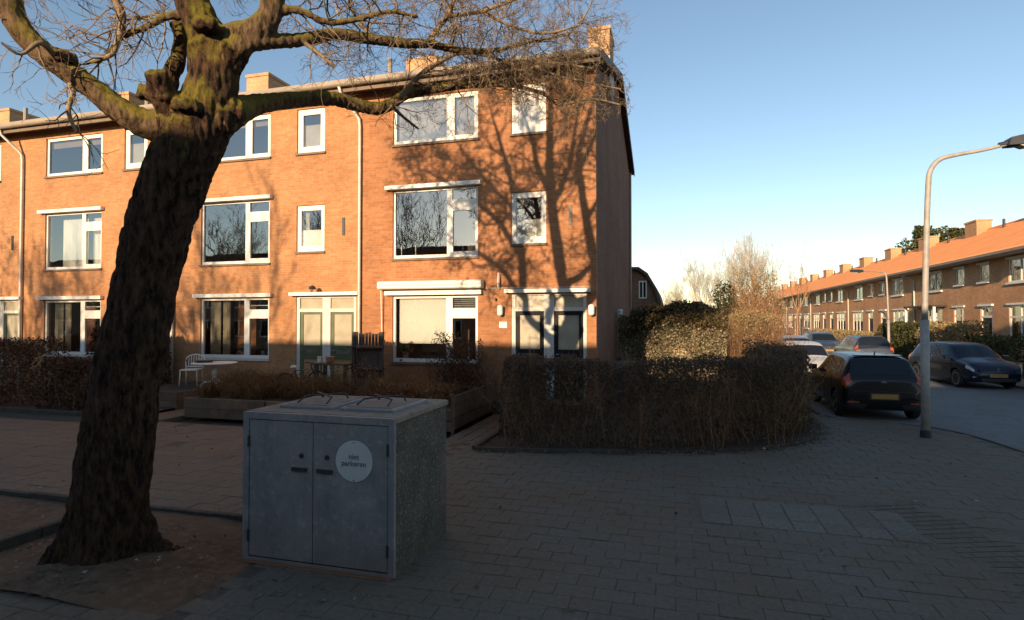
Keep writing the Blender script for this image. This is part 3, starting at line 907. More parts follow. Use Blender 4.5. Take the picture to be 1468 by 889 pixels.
    # middle floor
    f = add_window(h, *big, *MID, [(0.985, 2.42, 3.87, 5.50), (2.56, 3.20, 5.24, 5.50), (2.58, 3.18, 3.93, 4.96)], lintel=(0.75, 3.36, 5.562, 5.66, 0.13))
    if opts.get('net'):
        pleats(1.3, 2.35, 3.9, 5.4, 0.3, 0.03, 7).build('curtain', M['blind'], f)
        pleats(2.55, 3.2, 3.9, 5.4, 0.3, 0.03, 5).build('curtain', M['blind'], f)
    f = add_window(h, *small, 4.06, 5.32, [(4.24, 4.87, 4.22, 5.18)])
    MB().quad((4.2, 0.12, 4.15), (4.9, 0.12, 4.15), (4.9, 0.12, 4.66), (4.2, 0.12, 4.66)).build('frosted_film', M['blind'], f)
    pleats(4.24, 4.4, 4.66, 5.2, 0.2, 0.02, 2).build('curtain', M['curtain'], f)
    # ground floor window
    f = add_window(h, *big, *GRD, [(0.99, 2.40, 1.22, 2.76), (2.57, 3.19, 2.50, 2.77), (2.57, 3.19, 1.22, 2.25)], lintel=(0.75, 3.38, 2.842, 2.945, 0.12), smat=M['dimwhite'] if not opts.get('gable') else M['soffit'])
    if opts.get('bigblind'):
        MB().quad((1.06, 0.15, 1.60), (2.40, 0.15, 1.60), (2.40, 0.15, 2.78), (1.06, 0.15, 2.78)).build('roller_blind', M['blind'], f)
        lv = MB()
        for k in range(5):
            lv.box(2.57, 3.19, 0.12, 0.14, 2.52 + k * 0.05, 2.535 + k * 0.05)
        lv.build('vent_slats', M['dimwhite'], f)
    else:
        pleats(1.06, 1.42, 1.2, 2.78, 0.25, 0.03, 4).build('curtain', M['curtain'], f)
        pleats(1.5, 1.75, 1.2, 2.78, 0.25, 0.03, 3).build('curtain', M['curtain'], f)
        MB().quad((1.78, 0.5, 1.2), (2.42, 0.5, 1.2), (2.42, 0.5, 2.8), (1.78, 0.5, 2.8)).build('drape', M['browndrape'], f)  # added sheet, its orange-brown stands in for sunlight on the room inside
        MB().box(2.57, 3.19, 0.09, 0.11, 2.60, 2.625).build('glazing_bar', M['white'], f)
    # door pair
    fr = MB().holed(4.12, 5.96, 0.33, 2.86, [(4.22, 4.93, 2.51, 2.80), (5.17, 5.88, 2.51, 2.80), (4.22, 4.93, 0.33, 2.42), (5.17, 5.88, 0.33, 2.42)], 0.03, 0.11).build('door_frame', M['dimwhite'], h)
    MB().box(3.98, 6.08 if not opts.get('gable') else 6.06, -0.14, 0.028, 2.862, 2.95).build('lintel', M['white'], fr)
    for x0 in (4.22, 5.17):
        MB().quad((x0, 0.07, 2.51), (x0 + .71, 0.07, 2.51), (x0 + .71, 0.07, 2.80), (x0, 0.07, 2.80)).build('pane', M['frosted'], fr)
        black = opts.get('black_doors')
        glass_h = [(x0 + 0.10, x0 + 0.60, 1.50, 2.32)] if black else [(x0 + 0.09, x0 + 0.62, 1.52, 2.36), (x0 + 0.09, x0 + 0.62, 0.55, 1.15)]
        d = MB().holed(x0 + 0.005, x0 + 0.705, 0.335, 2.415, glass_h, 0.06, 0.10).build('door', M['blackpaint'] if black else M['greenpaint'], h)
        for gi, g in enumerate(glass_h):
            MB().quad((g[0], 0.08, g[2]), (g[1], 0.08, g[2]), (g[1], 0.08, g[3]), (g[0], 0.08, g[3])).build('glass_panel', M['frosted'] if gi == 0 else M['frost_brown'], d)
        MB().box(x0 + 0.16, x0 + 0.55, 0.052, 0.059, 1.30, 1.40).build('letter_slot', M['chrome'], d)
        MB().tube([(x0 + 0.05, 0.06, 1.38), (x0 + 0.05, 0.02, 1.38), (x0 + 0.13, 0.02, 1.38)], 0.011, 6).build('handle', M['chrome'], d)
    # small things on the brick
    MB().box(5.54, 5.62, -0.02, -0.003, 4.46, 4.93).build('vent_grille', M['trim'], h)
    return h

kinds = [
    ('brick house end of the row on the left, pipe and dark garden hedge before it', -26.15, 6.05, dict()),
    ('brick house behind the tall beech hedge, sky reflected in its top window', -20.1, 6.06, dict(net=True, tb=0.86)),
    ('brick house behind the white garden chair, curtains in its ground window', -14.04, 6.09, dict(tb=0.88)),
    ('brick corner house with black doors, gable end and white blind downstairs', -7.95, 6.19, dict(gable=True, black_doors=True, bigblind=True, white_small=True, chim=(0.6, 5.6), flash=True, tb=0.03, vent=-0.75)),
]
houses = [terraced_house('terraced_house', *k) for k in kinds]
hd = houses[3]
# extra pieces on the corner house: a chimney on the inner party wall, awning box, verge, rear pipe, plate
MB().box(-0.16, 0.88, 2.95, 4.05, 8.7, 10.45).build('chimney', M['chimney'], [o for o in hd.children if o.name.startswith('roof')][0])
aw = MB().prism([(-0.003, 2.99), (-0.22, 2.99), (-0.25, 3.02), (-0.25, 3.06), (-0.23, 3.07), (-0.25, 3.10), (-0.25, 3.16), (-0.21, 3.19), (-0.003, 3.19)], 'x', 0.62, 3.42).build('awning_box', M['white'], hd)
MB().tube([(0.66, -0.12, 2.99), (0.66, -0.06, 1.9)], 0.014, 6).build('awning_arm', M['white'], aw)
MB().tube([(0.655, -0.12, 2.99), (3.38, -0.02, 2.985), (6.0, -0.02, 2.985)], 0.007, 5).build('cable', M['dimwhite'], hd)
MB().tube([(3.82, -0.02, 2.98), (3.82, -0.12, 3.04), (3.83, -0.13, 3.36)], [0.035, 0.03, 0.012], 8).build('flag_bracket', M['dimwhite'], hd)
MB().tube([(3.72, -0.02, 2.72), (3.72, -0.10, 2.72)], 0.035, 8).build('camera_dome', M['trim'], hd)
MB().box(3.82, 4.02, -0.018, -0.003, 2.01, 2.16).build('number_plate', M['sign'], hd)
vb = MB()
vb.prism([(-0.42, 8.20), (-0.42, 8.40), (5.25, 10.14), (10.95, 8.40), (10.95, 8.20), (5.25, 9.92)], 'x', 6.345, 6.375)
vb.build('verge_board', M['soffit'], hd)
MB().tube([(6.23, 10.38, 8.2), (6.23, 10.38, 0)], 0.05, 8).build('rear_downpipe', M['gutter'], hd, smooth=True)
MB().box(2.2, 6.1, 10.52, 12.2, 0, 6.3).build('rear_extension', M['brick3'], hd)

def wall_lamp(x, z, label, dark=False, side=False):
    t = thing('wall_lamp', label, 'lamp', (x, FRONT, z), 0, 'lamps on the brick fronts')
    if dark:
        MB().tube([(-0.06, -0.004, -0.16), (-0.06, -0.06, -0.02), (-0.02, -0.20, 0.03), (0.10, -0.24, 0.03)], 0.012, 6).build('bracket', M['trim'], t)
        MB().lathe([(0.02, 0.06), (0.06, 0.04), (0.10, -0.03), (0.095, -0.04)], 0.12, -0.24, 0.0, 10).build('lamp_shade', M['trim'], t)
    else:
        MB().box(-0.05, 0.05, -0.03, -0.003, -0.06, 0.10).build('back_plate', M['dimwhite'], t)
        MB().lathe([(0.03, 0.13), (0.075, 0.10), (0.07, -0.10), (0.04, -0.13)], 0, -0.11, 0.0, 12).build('lamp_shade', M['blind'], t)
    return t
wall_lamp(-9.36, 3.06, 'black bracket lamp above the green doors', True)
wall_lamp(-4.08, 2.44, 'white wall lamp left of the black front doors')
wall_lamp(-1.86, 2.44, 'white wall lamp at the corner right of the black doors')
t = thing('side_lamp', 'small white lamp on the shaded gable wall', 'lamp', (-1.76, 18.5, 2.45))
MB().box(0.003, 0.05, -0.05, 0.05, -0.08, 0.08).build('back_plate', M['dimwhite'], t)
MB().lathe([(0.05, 0.10), (0.08, 0.06), (0.07, -0.09), (0.03, -0.12)], 0.11, 0, 0, 10).build('lamp_shade', M['blind'], t)

# things on the window sills
def pot_plant(x, y, z, label, s=1.0, cat='pot plant', tall=False):
    t = thing('pot_plant', label, cat, (x, y, z))
    MB().lathe([(0.05 * s, 0), (0.07 * s, 0.12 * s), (0.066 * s, 0.12 * s)], sides=12).build('pot', M['porcelain'], t)
    c = nrg.normal(size=(60, 3)) * np.array([0.07, 0.06, 0.07 if not tall else 0.14]) * s + np.array([0, 0, (0.2 if not tall else 0.3) * s])
    link('leaves', leaf_mesh('leaves', c, 0.09 * s, M['plant']), t)
pot_plant(-6.72, 13.67, 1.22, 'white pot plant behind the pane under the white blind', 1.3)
pot_plant(-5.1, 13.67, 1.22, 'pale pot plant behind the narrow pane near the black doors', 1.2)
pot_plant(-11.75, 13.67, 1.22, 'low leafy plant on the sill behind the white table', 0.9)
pot_plant(-11.1, 13.67, 1.22, 'leafy plant on the sill behind the narrow pane near the green doors', 1.0)
for i, (x, lab) in enumerate(((-6.85, 'candlestick at the left edge of the first floor window sill'), (-6.45, 'candlestick by the middle of the large first floor pane'), (-5.15, 'left candlestick in the narrow first floor pane'), (-4.9, 'right candlestick in the narrow first floor pane'))):
    o = MB().lathe([(0.045, 0), (0.04, 0.015), (0.012, 0.03), (0.012, 0.12), (0.02, 0.13), (0.017, 0.14), (0.017, 0.26), (0.003, 0.28)], sides=10).build('candlestick', M['porcelain'], loc=(x, 13.67, 3.87))
    tag(o, lab, 'candlestick', 'candlesticks on the first floor sill')

# ------------------------------------------------------------------ trees
LIMBS = {
    'trunk': [(-5.062,4.141,-0.072,0.4282), (-5.04,4.147,0.197,0.3568), (-5.021,4.153,0.646,0.3438), (-4.966,4.157,1.033,0.3367), (-4.91,4.173,1.548,0.3238), (-4.834,4.195,1.935,0.3238), (-4.728,4.225,2.583,0.3043), (-4.567,4.27,3.233,0.3238), (-4.392,4.299,3.685,0.3226), (-4.258,4.337,3.978,0.3032), (-4.172,4.361,4.207,0.271), (-4.118,4.376,4.468,0.2387), (-4.127,4.374,4.73,0.2451), (-4.193,4.324,4.912,0.1732), (-4.294,4.295,5.141,0.1604), (-4.384,4.27,5.435,0.1411), (-4.433,4.256,5.895,0.1219)],
    'fork': [(-4.089,4.384,4.665,0.1935), (-3.924,4.4,4.814,0.154), (-3.742,4.43,4.85,0.1406), (-3.6,4.46,4.975,0.1276), (-3.557,4.472,5.157,0.1212), (-3.561,4.502,5.501,0.1091), (-3.562,4.606,6.098,0.0915)],
    'left': [(-4.257,4.337,3.946,0.2581), (-4.428,4.237,3.974,0.1981), (-4.605,4.104,3.979,0.1511), (-4.764,3.976,4.077,0.1301), (-4.92,3.859,4.238,0.1161), (-5.088,3.739,4.381,0.1145), (-5.242,3.633,4.518,0.1131), (-5.374,3.554,4.697,0.1122), (-5.424,3.509,4.891,0.1115), (-5.452,3.501,5.22,0.0998), (-5.491,3.542,5.676,0.083)],
    'stub': [(-4.705,4.387,4.271,0.0932), (-4.662,4.399,4.507,0.0932), (-4.581,4.422,4.73,0.0799), (-4.557,4.429,4.913,0.0732), (-4.61,4.414,5.068,0.0599)],
    'rlow': [(-4.158,4.365,4.011,0.2193), (-3.994,4.442,4.133,0.1687), (-4.062,4.797,4.34,0.1177), (-4.079,5.239,4.553,0.1042), (-4.006,5.623,4.711,0.0983), (-3.889,5.999,4.838,0.0992), (-3.766,6.263,4.854,0.0981), (-3.593,6.467,4.858,0.0959), (-3.431,6.565,4.938,0.0834), (-3.292,6.635,5.057,0.0749), (-2.959,6.75,5.145,0.0707), (-2.58,6.753,5.158,0.061), (-2.274,6.943,5.208,0.053), (-1.988,7.076,5.274,0.0445), (-1.697,7.21,5.331,0.0358), (-1.437,7.284,5.313,0.0269)],
    'rup': [(-3.985,4.383,4.651,0.1924), (-3.806,4.381,4.731,0.1144), (-3.675,4.47,4.781,0.077), (-3.458,4.739,4.899,0.0632), (-3.278,5.05,5.078,0.0592), (-3.068,5.369,5.152,0.0581), (-2.805,5.65,5.204,0.06), (-2.612,5.861,5.269,0.0538), (-2.33,6.096,5.27,0.0393), (-1.993,6.347,5.341,0.0322), (-1.639,6.603,5.512,0.0247), (-1.217,6.826,5.646,0.0167)],
    'b1': [(-2.627,5.857,5.277,0.0384), (-2.516,5.888,5.449,0.0346), (-2.411,5.918,5.59,0.0307), (-2.319,5.892,5.773,0.0267), (-2.26,5.908,6.046,0.0191)],
    'b2': [(-2.411,5.918,5.582,0.0269), (-2.102,6.161,5.718,0.0252), (-1.746,6.365,5.919,0.0224), (-1.378,6.573,6.124,0.0162)],
    'b3': [(-2.102,6.161,5.718,0.0197), (-1.824,6.343,5.61,0.0184), (-1.457,6.55,5.562,0.0162), (-1.064,6.765,5.713,0.0123)],
    'b4': [(-3.229,6.414,4.941,0.0427), (-3.023,6.472,5.2,0.0341), (-2.778,6.593,5.414,0.0301), (-2.529,6.664,5.518,0.0258), (-2.185,6.813,5.489,0.0208), (-1.82,6.968,5.37,0.0174)],
    'b5': [(-2.73,6.659,5.102,0.0346), (-2.327,6.824,5.335,0.0261), (-1.931,7.04,5.504,0.0221), (-1.436,7.284,5.513,0.0179), (-0.998,7.511,5.502,0.0136)],
    'b6': [(-2.274,6.943,5.208,0.0353), (-1.944,7.088,5.202,0.0267), (-1.617,7.181,5.111,0.024), (-1.42,7.288,4.986,0.0215), (-1.047,7.394,5.059,0.0179), (-0.683,7.6,5.024,0.0127)],
    'b7': [(-1.931,7.04,5.504,0.0212), (-1.503,7.161,5.343,0.0177), (-1.089,7.382,5.277,0.0161), (-0.665,7.605,5.226,0.0118)],
    'b8': [(-3.557,4.472,5.026,0.0574), (-3.365,4.557,5.082,0.0385), (-3.142,4.724,5.016,0.0327), (-2.942,4.885,5.096,0.03), (-2.667,5.066,5.224,0.0271), (-2.446,5.232,5.222,0.0207)],
    'b9': [(-4.331,4.285,5.03,0.0577), (-4.487,4.189,4.99,0.0381), (-4.627,4.097,4.861,0.0346), (-4.787,4,4.746,0.0312), (-4.882,3.921,4.546,0.0247), (-5,3.836,4.455,0.0183)],
    'b10': [(-4.748,3.855,5.19,0.0424), (-4.745,3.908,5.033,0.0367), (-4.731,3.964,4.91,0.034), (-4.759,3.956,4.734,0.0309), (-4.823,3.938,4.571,0.0247), (-5.002,3.888,4.508,0.0185)],
    'b11': [(-5.058,3.747,4.368,0.0362), (-5.002,3.732,4.155,0.027), (-4.984,3.685,3.985,0.0208), (-4.913,3.705,3.805,0.0119)],
    'b12': [(-3.554,4.504,5.304,0.0513), (-3.392,4.861,5.425,0.0407), (-3.14,5.348,5.714,0.0363), (-2.748,5.875,6.028,0.031), (-2.199,6.445,6.351,0.0247)],
    'b13': [(-3.458,4.739,4.899,0.0266), (-3.296,4.785,4.777,0.02), (-3.134,4.831,4.642,0.0133)],
    'b14': [(-3.329,6.334,4.835,0.0339), (-3.229,6.414,4.725,0.0205), (-3.043,6.519,4.569,0.0129)],
    'b15': [(-2.997,5.389,5.137,0.029), (-3.165,5.393,5.311,0.022), (-3.299,5.407,5.509,0.0185), (-3.336,5.397,5.735,0.0148)],
    'b16': [(-5.117,3.731,4.393,0.0362), (-4.998,3.473,4.478,0.0228), (-5.052,3.354,4.339,0.0139), (-5.092,3.239,4.381,0.0082)],
    'b17': [(-1.217,6.826,5.646,0.0167), (-1.07,6.971,5.885,0.0136), (-0.963,7.002,6.084,0.0102)],
}
LIMBS.update({
    'top1': [(-4.40,4.26,5.6,.118),(-4.6,4.3,7.1,.10),(-4.66,4.3,8.4,.08),(-4.62,4.3,9.8,.05),(-4.6,4.3,10.8,.02)],
    'top1b': [(-4.63,4.3,7.4,.07),(-4.95,4.35,8.1,.055),(-5.1,4.3,8.8,.04),(-5.5,4.3,9.9,.012)],
    'top1c': [(-4.62,4.3,7.1,.06),(-4.2,4.3,8.0,.045),(-4.0,4.3,9.2,.03),(-3.8,4.3,10.2,.012)],
    'top2': [(-3.56,4.58,5.8,.095),(-3.8,4.6,7.2,.075),(-3.9,4.55,8.3,.06),(-3.6,4.5,9.4,.04),(-3.3,4.5,10.2,.015)],
    'top2b': [(-3.88,4.55,7.9,.05),(-3.45,4.6,8.8,.035),(-3.0,4.6,9.8,.012)],
    'top2c': [(-3.7,4.6,6.7,.05),(-3.2,4.65,7.6,.035),(-2.9,4.7,8.6,.012)],
    'top3': [(-5.47,3.5,5.3,.085),(-5.5,3.7,6.6,.07),(-5.7,3.8,7.8,.055),(-6.0,3.8,8.9,.035),(-6.3,3.8,9.9,.012)],
    'top4': [(-5.5,3.6,6.1,.06),(-6.1,3.5,7.0,.05),(-6.9,3.4,7.7,.04),(-7.8,3.3,8.3,.025),(-8.6,3.2,8.7,.01)],
    'top5': [(-5.46,3.5,5.1,.06),(-6.1,3.4,5.9,.045),(-7.0,3.3,6.5,.03),(-8.0,3.2,7.1,.01)],
    'top6': [(-5.6,3.75,7.2,.045),(-6.3,3.9,7.9,.032),(-7.0,4.0,8.8,.02),(-7.5,4.0,9.6,.01)],
})
def fused(name, tubes, mat, voxel, rough, parent, seed):
    # limbs fused into one skin, then roughened along the normals like bark
    me = tubes_mesh('limbs_raw', tubes, mat)
    bm = bmesh.new(); bm.from_mesh(me)
    bmesh.ops.holes_fill(bm, edges=[e for e in bm.edges if e.is_boundary], sides=40)
    bm.to_mesh(me); bm.free()
    o = bpy.data.objects.new('limbs_raw', me); COL.objects.link(o)
    md = o.modifiers.new('r', 'REMESH'); md.mode = 'VOXEL'; md.voxel_size = voxel
    sm = o.modifiers.new('s', 'SMOOTH'); sm.iterations = 3; sm.factor = 0.5
    dg = bpy.context.evaluated_depsgraph_get()
    out = bpy.data.meshes.new_from_object(o.evaluated_get(dg))
    bpy.data.objects.remove(o)
    n = len(out.vertices)
    co_ = np.empty(n * 3, np.float32); out.vertices.foreach_get('co', co_); co_ = co_.reshape(-1, 3).astype(float)
    no = np.array([v.normal[:] for v in out.vertices])
    r = np.random.default_rng(seed)
    d = np.zeros(n)
    for k in range(18):
        f = 1.6 * 1.2 ** k
        w_ = r.normal(size=3) * f; w_[2] *= 0.4
        d += np.sin(co_ @ w_ + r.uniform(0, 6.28) + 1.2 * np.sin(co_ @ (r.normal(size=3) * f * 0.4))) / (1 + 0.2 * k)
    d /= d.std()
    e_ = np.zeros(n)
    for k in range(14):        # furrows that run up the stem
        a_ = r.uniform(0, 6.28); f = r.uniform(30, 62)
        w_ = np.array([math.cos(a_) * f, math.sin(a_) * f, r.normal() * 5])
        e_ += np.abs(np.sin(co_ @ w_ + 2.4 * np.sin(co_ @ (r.normal(size=3) * np.array([3, 3, 5]))) + r.uniform(0, 6.28)))
    e_ = (e_ - e_.mean()) / e_.std()
    d = 0.75 * d + 0.85 * np.clip(e_, -1.6, 1.4)
    d = (d - d.mean()) / d.std()
    co_ += no * (d * rough * np.clip(1.25 - 0.22 * np.maximum(co_[:, 2] - 2.0, 0), 0.42, 1.0))[:, None]
    out.vertices.foreach_set('co', co_.astype(np.float32).ravel())
    out.polygons.foreach_set('use_smooth', [True] * len(out.polygons))
    out.materials.clear(); out.materials.append(mat)
    out.update()
    return link(name, out, parent)

big_tree = thing('street_tree', 'huge leaning tree with mossy bark in the dirt pit beside the grey cabinet', 'tree', (0, 0, 0), 0, 'street trees along the walk')
tubes = []
for nm, pts in LIMBS.items():
    P, rr = catmull([p[:3] for p in pts], [p[3] for p in pts], 4)
    if nm.startswith('top'):
        rr = rr * 1.35
    tubes.append((P, rr * (0.87 if nm in ('trunk', 'left', 'fork', 'rlow') else 0.93), 14 if rr[0] > 0.05 else 8))
# root flare
for a, L_, r_ in ((220, 0.55, 0.11), (30, 0.72, 0.10), (90, 0.5, 0.11), (150, 0.45, 0.10)):
    dx, dy = math.cos(R(a)), math.sin(R(a))
    bx, by = -5.05, 4.145
    tubes.append(catmull([(bx + dx * 0.12, by + dy * 0.12, 0.55), (bx + dx * 0.22, by + dy * 0.22, 0.25), (bx + dx * 0.40, by + dy * 0.40, 0.05), (bx + dx * L_, by + dy * L_, -0.07)], [0.18, 0.17, r_, 0.05], 4) + (12,))
# burls and cut stubs in the crotch
for p, r_ in (((-4.55, 4.12, 4.20), 0.13), ((-4.40, 4.10, 4.16), 0.12), ((-4.16, 4.10, 4.05), 0.11), ((-4.0, 4.15, 4.78), 0.10), ((-5.06, 3.70, 4.42), 0.10)):
    tubes.append((np.array([p, (p[0] + 0.01, p[1] - 0.01, p[2] + r_ * 0.9)]), np.array([r_ * 1.1, r_ * 0.85]), 12))
tubes.append((np.array([(-4.42, 4.2, 4.05), (-4.38, 4.03, 4.30), (-4.37, 3.98, 4.38)]), np.array([0.12, 0.10, 0.085]), 12))
LN = [nm for nm in LIMBS]
trunk_t = [t for nm, t in zip(LN, tubes) if nm in ('trunk', 'stub')] + tubes[len(LN):]
for nm in ('left', 'fork', 'rlow', 'rup'):
    t = tubes[LN.index(nm)]; k = {'left': 7, 'fork': 5, 'rlow': 6, 'rup': 4}[nm]
    trunk_t.append((t[0][:k], t[1][:k], t[2]))
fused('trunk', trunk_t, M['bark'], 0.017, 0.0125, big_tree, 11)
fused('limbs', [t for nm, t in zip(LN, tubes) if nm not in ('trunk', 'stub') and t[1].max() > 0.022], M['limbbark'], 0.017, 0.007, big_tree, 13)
tw = []
trg = np.random.default_rng(21)
SPAWN = {'rlow': (15, 0.5, 0.85), 'rup': (17, 0.5, 0.8), 'b1': (10, 0.5, 0.7), 'b2': (16, 0.5, 0.7), 'b3': (18, 0.5, 0.75), 'b4': (15, 0.45, 0.65), 'b5': (18, 0.45, 0.7), 'b6': (14, 0.22, 0.4), 'b7': (12, 0.2, 0.36), 'b8': (13, 0.45, 0.7), 'b9': (12, 0.4, 0.6), 'b10': (12, 0.4, 0.6), 'b11': (7, 0.3, 0.4), 'b12': (18, 0.6, 0.9), 'b13': (9, 0.3, 0.4), 'b14': (3, 0.22, 0.3), 'b15': (10, 0.4, 0.5), 'b16': (3, 0.3, 0.4), 'b17': (9, 0.35, 0.5), 'left': (5, 0.5, 0.8), 'trunk': (3, 0.5, 0.8), 'fork': (3, 0.5, 0.7), 'top1': (18, 0.8, 1.3), 'top1b': (9, 0.6, 1.0), 'top1c': (9, 0.6, 1.0), 'top2': (16, 0.8, 1.2), 'top2b': (8, 0.6, 1.0), 'top2c': (8, 0.6, 0.9), 'top3': (24, 0.8, 1.3), 'top4': (34, 0.7, 1.2), 'top5': (34, 0.6, 1.0), 'top6': (26, 0.7, 1.1)}
for nm, pts in LIMBS.items():
    if nm not in SPAWN:
        continue
    P, rr = catmull([p[:3] for p in pts], [p[3] for p in pts], 5)
    if nm.startswith('top'):
        rr = rr * 1.35
    if rr.max() <= 0.05:
        tw.append((P, rr * 0.93, 6))
    k, la, lb = SPAWN[nm]
    t0 = {'rlow': 0.48, 'rup': 0.45, 'left': 0.86, 'trunk': 0.93, 'fork': 0.85, 'b9': 0.15, 'b8': 0.1}.get(nm, 0.12)
    for i in range(k):
        t = (t0 + (1 - t0) * (i + trg.uniform(0, 1)) / k) * (len(P) - 1.001)
        a = int(t); q = P[a] + (P[a + 1] - P[a]) * (t - a)
        base = P[a + 1] - P[a]; base /= np.linalg.norm(base)
        nd = base * 0.5 + trg.normal(size=3) * 0.75
        lvl = 3 if nm.startswith('top') or nm in ('rlow', 'rup', 'b12', 'b2', 'b5', 'b6', 'b7', 'b3', 'b4', 'b1', 'left', 'trunk', 'fork') else 2
        if nm in ('b11', 'b14', 'b16', 'b13'):
            lvl = 1
        grow(tw, q, nd, min(0.011 if nm[:3] != 'top' else 0.03, max(0.004, rr[a] * 0.4)), trg.uniform(la, lb), lvl, trg, droop=0.06, up=0.05, spread=0.75, kids=(3, 5), minr=0.0075 if nm.startswith('top') else 0.0022)
link('crown', tubes_mesh('crown', tw, M['twig']), big_tree)

def bare_tree(label, loc, h, r0, seed, mat, group, levels=4, spread=0.55, name='bare_tree', kids=(4, 5), nb=5, minr=0.006, up=0.12, fork=0.3, lean=(0, 0), droop=0.0, trunkmat=None):
    t = thing(name, label, 'tree', loc, 0, group)
    r = np.random.default_rng(seed)
    th = h * fork
    P = np.array([[lean[0] * k + 0.02 * r.normal(), lean[1] * k + 0.02 * r.normal(), th * k - 0.1 * (k == 0)] for k in np.linspace(0, 1, 7)])
    rr = np.linspace(r0 * 1.2, r0 * 0.85, 7); rr[0] *= 1.3
    trunk = [(P, rr, 10)]
    tw_ = []
    for i in range(nb):
        a = 2 * math.pi * (i + r.uniform(-0.3, 0.3)) / nb
        q = P[-1] if i < nb - 1 else P[-2]
        d = np.array([math.cos(a) * spread, math.sin(a) * spread, 1.0])
        tb = []
        grow(tb, q - np.array([0, 0, 0.05]), d, r0 * 0.62, h * 0.34, levels, r, droop, up, spread, minr, 0.13, kids, 0.66)
        tw_ += tb
    link('trunk', tubes_mesh('trunk', trunk, trunkmat or mat), t)
    link('crown', tubes_mesh('crown', tw_, mat), t)
    return t

# trees across the road behind the camera: their shadows reach the brick fronts and the panes mirror them
for x, hh, sd, sp, lab in ((-16.2, 12.6, 17, 0.55, 'bare tree across the road behind the camera, nearest the tall block'), (-23.4, 12.4, 19, 0.55, 'second bare tree across the road from the tall block'), (-31.0, 12.2, 23, 0.55, 'bare tree across the road farthest from the tall block')):
    bare_tree(lab, (x, -7.6, 0), hh, 0.17, sd, M['twig'], 'trees across the road', 4, sp, minr=0.010, fork=0.28, kids=(3, 5), nb=5)

# pale tall trees far off between the houses
for i, (x, y, h, sd, lab) in enumerate(((0.2, 60, 8.2, 31, 'leftmost pale bare tree beyond the ivy fence'), (2.6, 61, 11.2, 32, 'second pale bare tree from the left above the ivy'), (4.9, 58, 12.0, 33, 'middle pale bare tree above the brown bush'), (7.0, 62, 15.0, 34, 'tallest pale bare tree above the brown bush'), (9.4, 66, 13.2, 35, 'rightmost pale bare tree beside the orange roof end'))):
    bare_tree(lab, (x, y, 0), h, 0.13, sd, M['twigpale'], 'pale trees beyond the ivy fence', 4, 0.48, kids=(3, 5), nb=7, minr=0.008, up=0.17, fork=0.14)
bare_tree('thin pale young tree standing before the far brick houses', (11.6, 62, 0), 10.5, 0.09, 41, M['twigbrown'], None, 3, 0.35, minr=0.007, up=0.2, fork=0.3, kids=(3, 4), nb=4)

def cloud(path, w, h, n, rng=nrg, z0=0.05, lump=0.16, shell=0.75, hv=0.12, fuzz=1.0):
    # points in and near the skin of a clipped hedge that follows a path
    P = np.array(path, float); seg = np.linalg.norm(P[1:] - P[:-1], axis=1); cum = np.concatenate([[0], np.cumsum(seg)])
    s = rng.uniform(0, cum[-1], n); i = np.clip(np.searchsorted(cum, s) - 1, 0, len(seg) - 1)
    f = (s - cum[i]) / seg[i]
    c = P[i] + (P[i + 1] - P[i]) * f[:, None]
    t = (P[i + 1] - P[i]) / seg[i][:, None]; nn = np.stack([t[:, 1], -t[:, 0]], 1)
    lum = np.sin(s * 2.1 + 0.7) * 0.4 + np.sin(s * 4.7 + 2) * 0.35 + np.sin(s * 9.1) * 0.25
    hh = h * (1 + hv * lum)
    u = rng.uniform(-1, 1, n); v = rng.uniform(0, 1, n)
    on = rng.uniform(0, 1, n) < shell
    side = rng.uniform(0, 1, n)
    u = np.where(on & (side < 0.45), -1 + rng.exponential(0.09 * fuzz, n), np.where(on & (side < 0.65), 1 - rng.exponential(0.09 * fuzz, n), u))
    v = np.where(on & (side >= 0.65), 1.06 - rng.exponential(0.07 * fuzz, n), v)
    wob = lump * (np.sin(s * 3.3 + v * 5) + np.sin(s * 7.7 - v * 9 + 1)) * 0.5
    off = u * (w / 2) * (1 + wob) * (1 - 0.18 * v ** 3)
    z = z0 + np.clip(v, 0, 1.1) * (hh - z0) + rng.normal(size=n) * 0.02
    # end rounding
    return np.stack([c[:, 0] + nn[:, 0] * off, c[:, 1] + nn[:, 1] * off, z], 1)

def hedge_stems(path, w, h, n, rng, r=0.006, mat=None, kids=(2, 4), lvl=2):
    P = np.array(path, float); tubes_ = []
    for k in range(n):
        i = rng.integers(0, len(P) - 1); f = rng.uniform()
        c = P[i] + (P[i + 1] - P[i]) * f + rng.normal(size=2) * w * 0.28
        grow(tubes_, np.array([c[0], c[1], 0.0]), np.array([rng.normal() * 0.2, rng.normal() * 0.2, 1.0]), r * rng.uniform(0.8, 1.6), h * rng.uniform(0.6, 1.02), lvl, rng, 0, 0.12, 0.6, 0.002, 0.13, kids, 0.5)
    return tubes_

def hedge(name, label, path, w, h, n, size, mat, stems=60, stemmat=None, group=None, cat='hedge', seed=1, **kw):
    r = np.random.default_rng(seed)
    t = thing(name, label, cat, (0, 0, 0), 0, group)
    link('foliage', leaf_mesh('foliage', cloud(path, w, h, n, r, **kw), size, mat, rng=r), t)
    if stems:
        link('stems', tubes_mesh('stems', hedge_stems(path, w, h, stems, r), stemmat or M['twig']), t)
    return t

